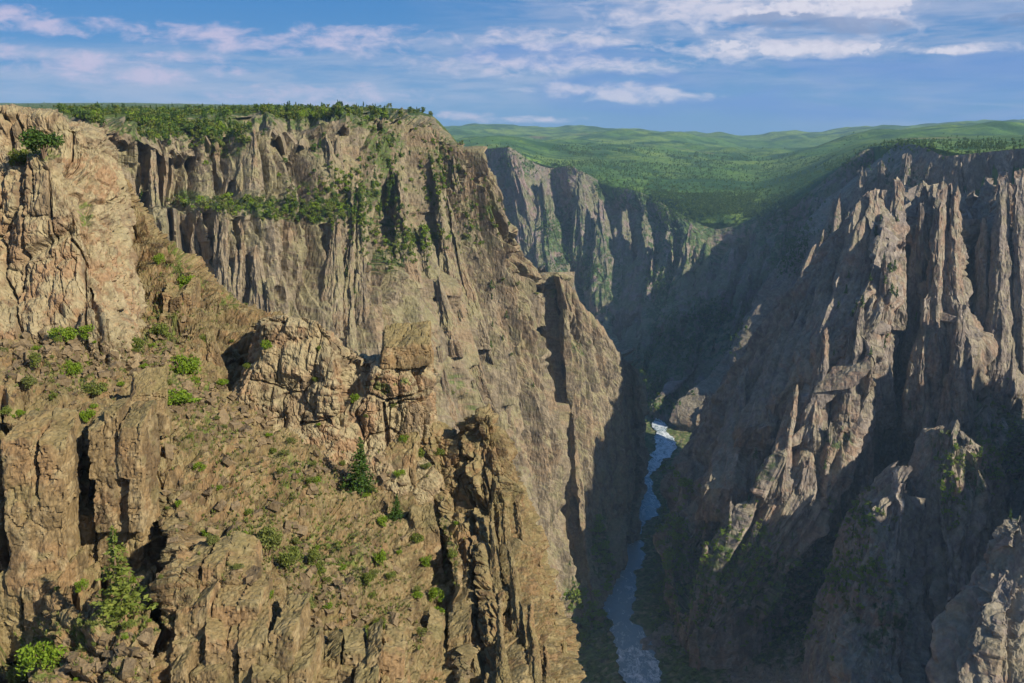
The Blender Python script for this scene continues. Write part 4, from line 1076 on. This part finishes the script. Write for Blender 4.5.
def scatter_pts(n, blobs, allow, nzmin, seed, tries=14, gate=None):
    rng = np.random.default_rng(seed); out = []
    wts = np.array([b[4] if len(b) > 4 else b[2] * b[3] for b in blobs], float); wts /= wts.sum()
    for i in range(n * tries):
        if len(out) >= n: break
        bx, by, rx, ry = blobs[rng.choice(len(blobs), p=wts)][:4]
        r = pick(bx + rng.normal() * rx * .55, by + rng.normal() * ry * .55, allow)
        if r is None or r[1][2] < nzmin: continue
        if gate and _vnoise(np.asarray(r[0], F32)[None] / F32(gate), 5)[0] + .5 * _vnoise(np.asarray(r[0], F32)[None] / F32(gate * .35), 6)[0] < -.12: continue
        out.append(r)
    return out
def trees(n, blobs, allow, kinds, hmin, hmax, name, label, cat, group, seed, nzmin=.1):
    rng = np.random.default_rng(seed + 1)
    for p, nrm, d, nm in scatter_pts(n, blobs, allow, nzmin, seed):
        h = rng.uniform(hmin, hmax); k = kinds[rng.integers(len(kinds))]; w_ = h * rng.uniform(.85, 1.3)
        o = add(name, SME[k], None, p - np.array([0, 0, .04 * h]), (w_, w_, h), rng.uniform(0, 6.28))
        tag(o, label, cat, group)
def wood(pts, kinds, hmin, hmax, name, label, seed, coarse=1):
    rng = np.random.default_rng(seed)
    VV, FF, MI, off = [], [], [], 0
    lookup = {}; mats = []
    for p in pts:
        k = kinds[rng.integers(len(kinds))]; v, f, mi, m = STM[k]
        nq = len(f) // 4
        if coarse > 1:      # far off: fewer, larger sprays
            keep = rng.permutation(nq - 8)[:max(10, (nq - 8) // coarse)]
            q = v[f.reshape(-1, 4)[keep]]; c = q.mean(1, keepdims=True); q = c + (q - c) * coarse ** .5
            v = q.reshape(-1, 3); f = np.arange(len(v)); mi = np.zeros(len(keep), int)
        if m not in mats: mats.append(m)
        h = hmin + (hmax - hmin) * rng.random() ** 1.8; w_ = h * rng.uniform(.8, 1.25); a = rng.uniform(0, 6.28)
        x, y = v[:, 0] * math.cos(a) - v[:, 1] * math.sin(a), v[:, 0] * math.sin(a) + v[:, 1] * math.cos(a)
        VV.append(np.stack([x * w_, y * w_, v[:, 2] * h], 1) + np.asarray(p) - np.array([0, 0, .05 * h]))
        FF.append(f + off); off += len(v)
        MI.append(np.where(mi == 0, mats.index(m), 99))
    MI = np.concatenate(MI); mats.append(M['bark']); MI[MI == 99] = len(mats) - 1
    me = mesh_of(name, np.concatenate(VV), np.concatenate(FF), 4, mats, MI)
    return tag(add(name, me), label, 'woodland', kind='stuff')
LWN, RWN = ('left_canyon_wall', 'plateau_ground', 'left_wall_ribs', 'sunlit_buttress'), ('right_canyon_wall', 'right_wall_fins', 'rock_ridge', 'gully_slope', 'shaded_back_wall', 'river_bank', 'rock_pillar')
trees(60, [(250,204,75,8),(330,214,50,8),(180,201,22,8),(430,236,30,8)], LWN, [1,3,3,5], 4, 7.5, 'tree', 'small green tree on the long ledge halfway up the left canyon wall', 'tree', 'trees on the long ledge of the left canyon wall', 401, .0)
trees(55, [(384,150,14,34),(376,195,26,30),(220,128,22,18),(322,142,8,14),(315,150,8,10)], LWN, [0,1,1,4], 5, 9, 'conifer_tree', 'dark green conifer crowding a steep gully at the top of the left canyon wall', 'tree', 'conifers in the gullies of the left canyon wall', 403, -.2)
trees(34, [(440,170,30,40),(480,215,22,30),(400,262,30,14),(350,300,12,24),(455,385,18,18),(470,400,8,24),(510,330,20,60)], LWN, [0,1,3], 4, 8, 'conifer_tree', 'lone small tree clinging to a cleft of the left canyon wall', 'tree', 'lone trees in clefts of the left canyon wall', 405, -.2)
trees(64, [(585,610,22,26),(605,560,10,26),(600,520,8,20),(575,640,12,20)], ('left_canyon_wall','river_bank','sunlit_buttress'), [5,3,5,5], 8, 15, 'tree', 'tall dark tree among those on the shaded left river bank', 'tree', 'trees along the left river bank', 407, -.3)
trees(64, [(672,560,14,50),(660,620,12,40),(680,490,8,20),(668,470,10,10)], ('right_canyon_wall','river_bank','right_wall_fins'), [5,5,3,5], 8, 15, 'tree', 'dark leafy tree among those on the shaded right river bank', 'tree', 'trees along the right river bank', 409, -.3)
trees(36, [(1000,440,18,40),(835,450,14,30),(760,480,14,30),(900,178,14,6),(980,470,8,20),(905,456,10,5),(945,440,14,8),(880,300,40,80),(1015,516,12,6),(820,420,20,20)], RWN, [0,1,2], 7, 12, 'conifer_tree', 'small dark conifer rooted in a crack of the right canyon wall', 'tree', 'conifers in cracks of the right canyon wall', 411, -.1)
pts = [r[0] for r in scatter_pts(2200, [(60,110,80,6),(150,116,60,10),(215,122,40,16),(300,112,60,6),(370,113,45,6),(410,114,25,6),(150,130,30,10),(260,112,60,6)], LWN, -.1, 421, gate=45)]
wood(pts, [3,3,5,4,1,0], 2.0, 8.5, 'rim_woodland', 'continuous scrub oak and juniper cover along the left canyon rim', 422)
pts = [r[0] for r in scatter_pts(1500, [(384,155,18,40),(372,200,36,34),(330,195,40,22),(250,206,70,9),(440,170,26,40),(480,220,22,30),(400,245,40,16),(310,215,60,8),(215,135,26,18)], LWN, .1, 423)]
wood(pts, [3,4,5,3,1], 1.8, 5.5, 'wall_scrub', 'low green scrub sprinkled over ledges of the left canyon wall', 424)
pts = [r[0] for r in scatter_pts(1700, [(830,575,60,22),(770,610,50,36),(700,590,30,60),(740,560,40,40),(860,520,24,26),(1000,445,26,40),(590,610,26,36),(670,560,18,60),(608,530,12,40),(950,480,14,40)], RWN + ('left_canyon_wall',), .0, 425)]
wood(pts, [5,3,5,0], 3, 8, 'riverside_scrub', 'dark green scrub covering river banks and shaded gully slopes', 426)
pts = [r[0] for r in scatter_pts(11000, [(560,160,60,14),(640,185,50,14),(700,190,40,18),(770,195,40,18),(520,142,40,6),(600,150,60,8),(840,160,40,10),(900,142,40,8),(980,146,50,8),(720,225,26,16),(600,280,18,50),(560,240,20,36),(660,300,14,40),(700,330,40,30),(640,390,34,20),(800,250,26,22),(700,160,120,12),(700,205,50,26),(750,205,40,24),(720,212,60,18)], ('hills', 'far_canyon_wall', 'far_wall_spurs', 'shaded_back_wall'), .1, 427, gate=260)]
pts += [r[0] for r in scatter_pts(2600, [(725,217,30,8),(700,195,60,14),(650,185,50,12),(755,195,40,14),(600,165,60,10),(800,175,40,12)], ('hills', 'far_canyon_wall'), .1, 431)]
pts = [p + np.array([_j[0], _j[1], -.3], F32) for p, _j in zip(pts, np.random.default_rng(3).normal(size=(len(pts), 2)) * 9)]
wood(pts, [0,1,4,4], 4, 9.5, 'far_woodland', 'dark woodland on the far hills and in the far side gullies', 428, coarse=4)

# grass: tufts on ledges and soil of the near slope
def tufts(n, blobs, seed):
    rng = np.random.default_rng(seed); V = []
    for p, nrm, d, nm in scatter_pts(n, blobs, fgn, .3, seed):
        m = 9; a = rng.uniform(0, 6.28, m); h = rng.uniform(.18, .5, m); r = rng.uniform(.02, .22, (m, 1))
        bx = np.stack([np.cos(a), np.sin(a), 0 * a], 1); side_ = np.stack([-np.sin(a), np.cos(a), 0 * a], 1)
        b0 = p + bx * r; tip = b0 + bx * (h * .45)[:, None] + np.array([0, 0, 1]) * h[:, None]
        w_ = .035 + .03 * rng.random((m, 1)); mid = (b0 + tip) / 2 + np.array([0, 0, .05])
        V.append(np.stack([b0 - side_ * w_, b0 + side_ * w_, mid + side_ * w_ * .8, mid - side_ * w_ * .8], 1).reshape(-1, 3))
        V.append(np.stack([mid - side_ * w_ * .8, mid + side_ * w_ * .8, tip + side_ * w_ * .2, tip - side_ * w_ * .2], 1).reshape(-1, 3))
    V = np.concatenate(V)
    me = mesh_of('grass', V, np.arange(len(V)), 4, [M['bush']])
    tag(add('grass', me), 'tufts of yellow green grass on soil pockets of the near slope', 'grass', kind='stuff')
tufts(1800, [(60,372,60,20),(130,362,30,20),(185,400,26,10),(165,345,20,22),(215,432,50,36),(300,485,70,36),(330,560,70,60),(100,628,60,14),(60,655,60,18),(250,540,40,40),(380,620,50,40),(170,300,30,40),(225,310,20,14),(440,540,14,40)], 61)

# ================================================================== sky, sun, haze, camera
SUN_AZ = Vsun = None
SUN = np.array([.80, -.60]); SUN = SUN / np.linalg.norm(SUN)
SUN_EL = math.radians(33)
sx, sy, sz = SUN[0] * math.cos(SUN_EL), SUN[1] * math.cos(SUN_EL), math.sin(SUN_EL)
from mathutils import Vector
ld = bpy.data.lights.new('sun', 'SUN'); ld.energy = 4.6; ld.angle = math.radians(.5); ld.color = (1, .89, .70)
lo = bpy.data.objects.new('sun', ld); COL.objects.link(lo)
lo.rotation_euler = Vector((sx, sy, sz)).to_track_quat('Z', 'Y').to_euler()

w = bpy.data.worlds.new('World'); scene.world = w; w.use_nodes = True
nt = w.node_tree; nt.nodes.clear(); t = NT(nt)
out = t.n('ShaderNodeOutputWorld'); bg = t.n('ShaderNodeBackground'); t.L(bg.outputs[0], out.inputs[0])
bg.inputs[1].default_value = .10
sky = t.n('ShaderNodeTexSky', sky_type='NISHITA', sun_disc=False)
sky.sun_elevation = SUN_EL; sky.sun_rotation = math.atan2(SUN[0], SUN[1])
sky.altitude = 2400; sky.air_density = 1.0; sky.dust_density = .6; sky.ozone_density = 2.0
tc = t.n('ShaderNodeTexCoord'); gen = tc.outputs['Generated']
sp = t.n('ShaderNodeSeparateXYZ'); t.L(gen, sp.inputs[0])
az = t.math('MULTIPLY', t.math('ARCTAN2', sp.outputs[0], sp.outputs[1]), 57.29578)
el = t.math('MULTIPLY', t.math('ARCSINE', sp.outputs[2]), 57.29578)
cv = t.n('ShaderNodeCombineXYZ'); t.L(az, cv.inputs[0]); t.L(el, cv.inputs[1]); cv = cv.outputs[0]
base = t.mix(.55, sky.outputs[0], (.9, 2.6, 6.2))
hs = t.n('ShaderNodeHueSaturation'); hs.inputs['Saturation'].default_value = 1.25; t.L(sky.outputs[0], hs.inputs['Color'])
deep = t.mix(t.ramp(el, -1, 14, False), (.42, 1.5, 3.35), (.03, .92, 2.85))
base = t.mix(.9, hs.outputs[0], deep)
# unseen sunward sky behind the camera, whitened to soften the blue shadow fill
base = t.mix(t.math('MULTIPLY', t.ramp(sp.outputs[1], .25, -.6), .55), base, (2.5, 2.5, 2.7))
def blob(a, e, ra, re):
    x = t.math('DIVIDE', t.math('SUBTRACT', az, a), ra); y = t.math('DIVIDE', t.math('SUBTRACT', el, e), re)
    return t.math('MULTIPLY_ADD', t.math('ADD', t.math('MULTIPLY', x, x), t.math('MULTIPLY', y, y)), -1.0, 1.0)
def deg(px, py): return (math.degrees(math.atan((px - 512) / FPX)), (130 - py) / 17.4)
def mx(items):
    r = items[0]
    for i in items[1:]: r = t.math('MAXIMUM', r, i)
    return r
def cl(lst): return mx([blob(*deg(x, y), rx / 17.4, ry / 17.4) for x, y, rx, ry in lst])
# veil of thin cloud across the right and along the horizon
wide = t.noise(t.mapping(cv, (.09, .45, 1), (0, 0, .06)), 1, 5, .6, .6)
streaks = t.noise(t.mapping(cv, (.22, 1.7, 1), (0, 0, .05)), 1, 6, .6, .5)
puff = t.noise(t.mapping(cv, (.55, 1.3, 1)), 1, 7, .62, .3)
veil = cl([(870, 8, 420, 75), (620, 70, 330, 45), (250, 85, 420, 34), (980, 60, 300, 80)])
veil = t.math('MULTIPLY', t.ramp(veil, -.25, .75), t.ramp(t.math('ADD', t.math('MULTIPLY', wide, .5), t.math('MULTIPLY', streaks, .5)), .36, .62))
c = t.mix(t.math('MULTIPLY', veil, .72), base, (2.75, 3.1, 4.2))
grey = t.math('MULTIPLY', t.ramp(cl([(830, 92, 190, 34), (640, 95, 120, 25), (1000, 95, 120, 40), (560, 60, 110, 14)]), -.1, .6), t.ramp(wide, .3, .6))
c = t.mix(t.math('MULTIPLY', grey, .8), c, (.75, 1.7, 3.9))
rows = cl([(30, 33, 40, 9), (85, 40, 55, 9), (200, 43, 80, 10), (290, 51, 110, 10), (370, 52, 50, 11), (365, 38, 60, 7), (95, 72, 60, 13), (150, 80, 70, 12), (15, 62, 40, 10), (190, 65, 40, 6), (250, 77, 12, 4), (320, 97, 110, 10),
           (640, 97, 60, 9), (600, 92, 80, 8), (520, 68, 120, 12), (560, 45, 110, 12), (700, 20, 120, 20), (850, 20, 46, 26), (780, 22, 60, 14), (720, 55, 30, 14), (780, 55, 110, 10), (950, 60, 45, 5), (460, 116, 40, 4), (530, 120, 60, 4), (650, 70, 40, 8)])
cm = t.math('ADD', t.math('MULTIPLY', rows, .30), t.math('MULTIPLY', t.math('SUBTRACT', puff, .5), 1.9))
cm = t.math('ADD', cm, t.math('MULTIPLY', t.ramp(cl([(855, 20, 60, 30), (780, 18, 60, 16), (790, 58, 110, 14), (730, 16, 90, 18), (945, 60, 44, 6), (640, 97, 60, 9)]), 0, .8), .17))
cm = t.ramp(cm, -.10, .58)
cc = t.mix(t.ramp(az, -18, 12), (3.9, 3.5, 4.6), (4.6, 4.4, 5.0))
c = t.mix(t.math('MULTIPLY', cm, .82), c, cc)
dark = t.math('MULTIPLY', t.ramp(cl([(765, 29, 50, 7), (850, 38, 42, 8), (810, 34, 60, 6), (995, 37, 16, 6)]), -.1, .6), t.ramp(puff, .3, .55))
c = t.mix(t.math('MULTIPLY', dark, .75), c, (1.15, 1.75, 3.1))
billow = t.noise(t.mapping(cv, (1.7, 2.4, 1)), 1, 6, .6, .2)
cum = t.math('ADD', t.math('MULTIPLY', cl([(862, 14, 34, 22), (830, 20, 26, 10), (785, 19, 36, 9), (740, 22, 22, 5), (720, 53, 26, 8), (780, 57, 60, 7), (850, 58, 30, 6), (940, 61, 34, 4)]), .5), t.math('MULTIPLY', t.math('SUBTRACT', billow, .5), 2.2))
c = t.mix(t.math('MULTIPLY', t.ramp(cum, .12, .5), .85), c, (4.6, 4.5, 5.1))
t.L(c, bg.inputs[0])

hz = bpy.data.materials.new('haze'); hz.use_nodes = True
nt = hz.node_tree; nt.nodes.clear(); t = NT(nt)
out = t.n('ShaderNodeOutputMaterial'); pv = t.n('ShaderNodeVolumePrincipled')
pv.inputs['Color'].default_value = (.42, .69, 1.0, 1); pv.inputs['Density'].default_value = HAZE; pv.inputs['Anisotropy'].default_value = 0
t.L(pv.outputs[0], out.inputs['Volume'])
if HAZE > 0:
    a = np.array([[x, y, z] for x in (-5900, 8900) for y in (-1900, 9500) for z in (ZFLOOR - 10, 330)], F32)
    f = np.array([0,1,3,2, 4,6,7,5, 0,4,5,1, 2,3,7,6, 0,2,6,4, 1,5,7,3])
    tag(new_obj('haze', a, f, 4, hz), 'pale blue air filling the canyon', 'haze', kind='stuff')

cam = bpy.data.cameras.new('camera'); co = bpy.data.objects.new('camera', cam); COL.objects.link(co)
cam.sensor_width = 36; cam.lens = FPX / W * 36; cam.clip_start = .5; cam.clip_end = 30000
co.location = (0, 0, 0); co.rotation_euler = (math.radians(90) - PITCH, 0, 0)
scene.camera = co
vs = scene.view_settings; vs.view_transform = 'Standard'; vs.look = 'None'; vs.gamma = 1; vs.exposure = EXPO
scene.display_settings.display_device = 'sRGB'
scene.render.engine = 'CYCLES'
scene.cycles.max_bounces = 5; scene.cycles.diffuse_bounces = 3; scene.cycles.volume_bounces = 0
scene.cycles.use_denoising = True
scene.cycles.use_adaptive_sampling = True; scene.cycles.adaptive_threshold = .03
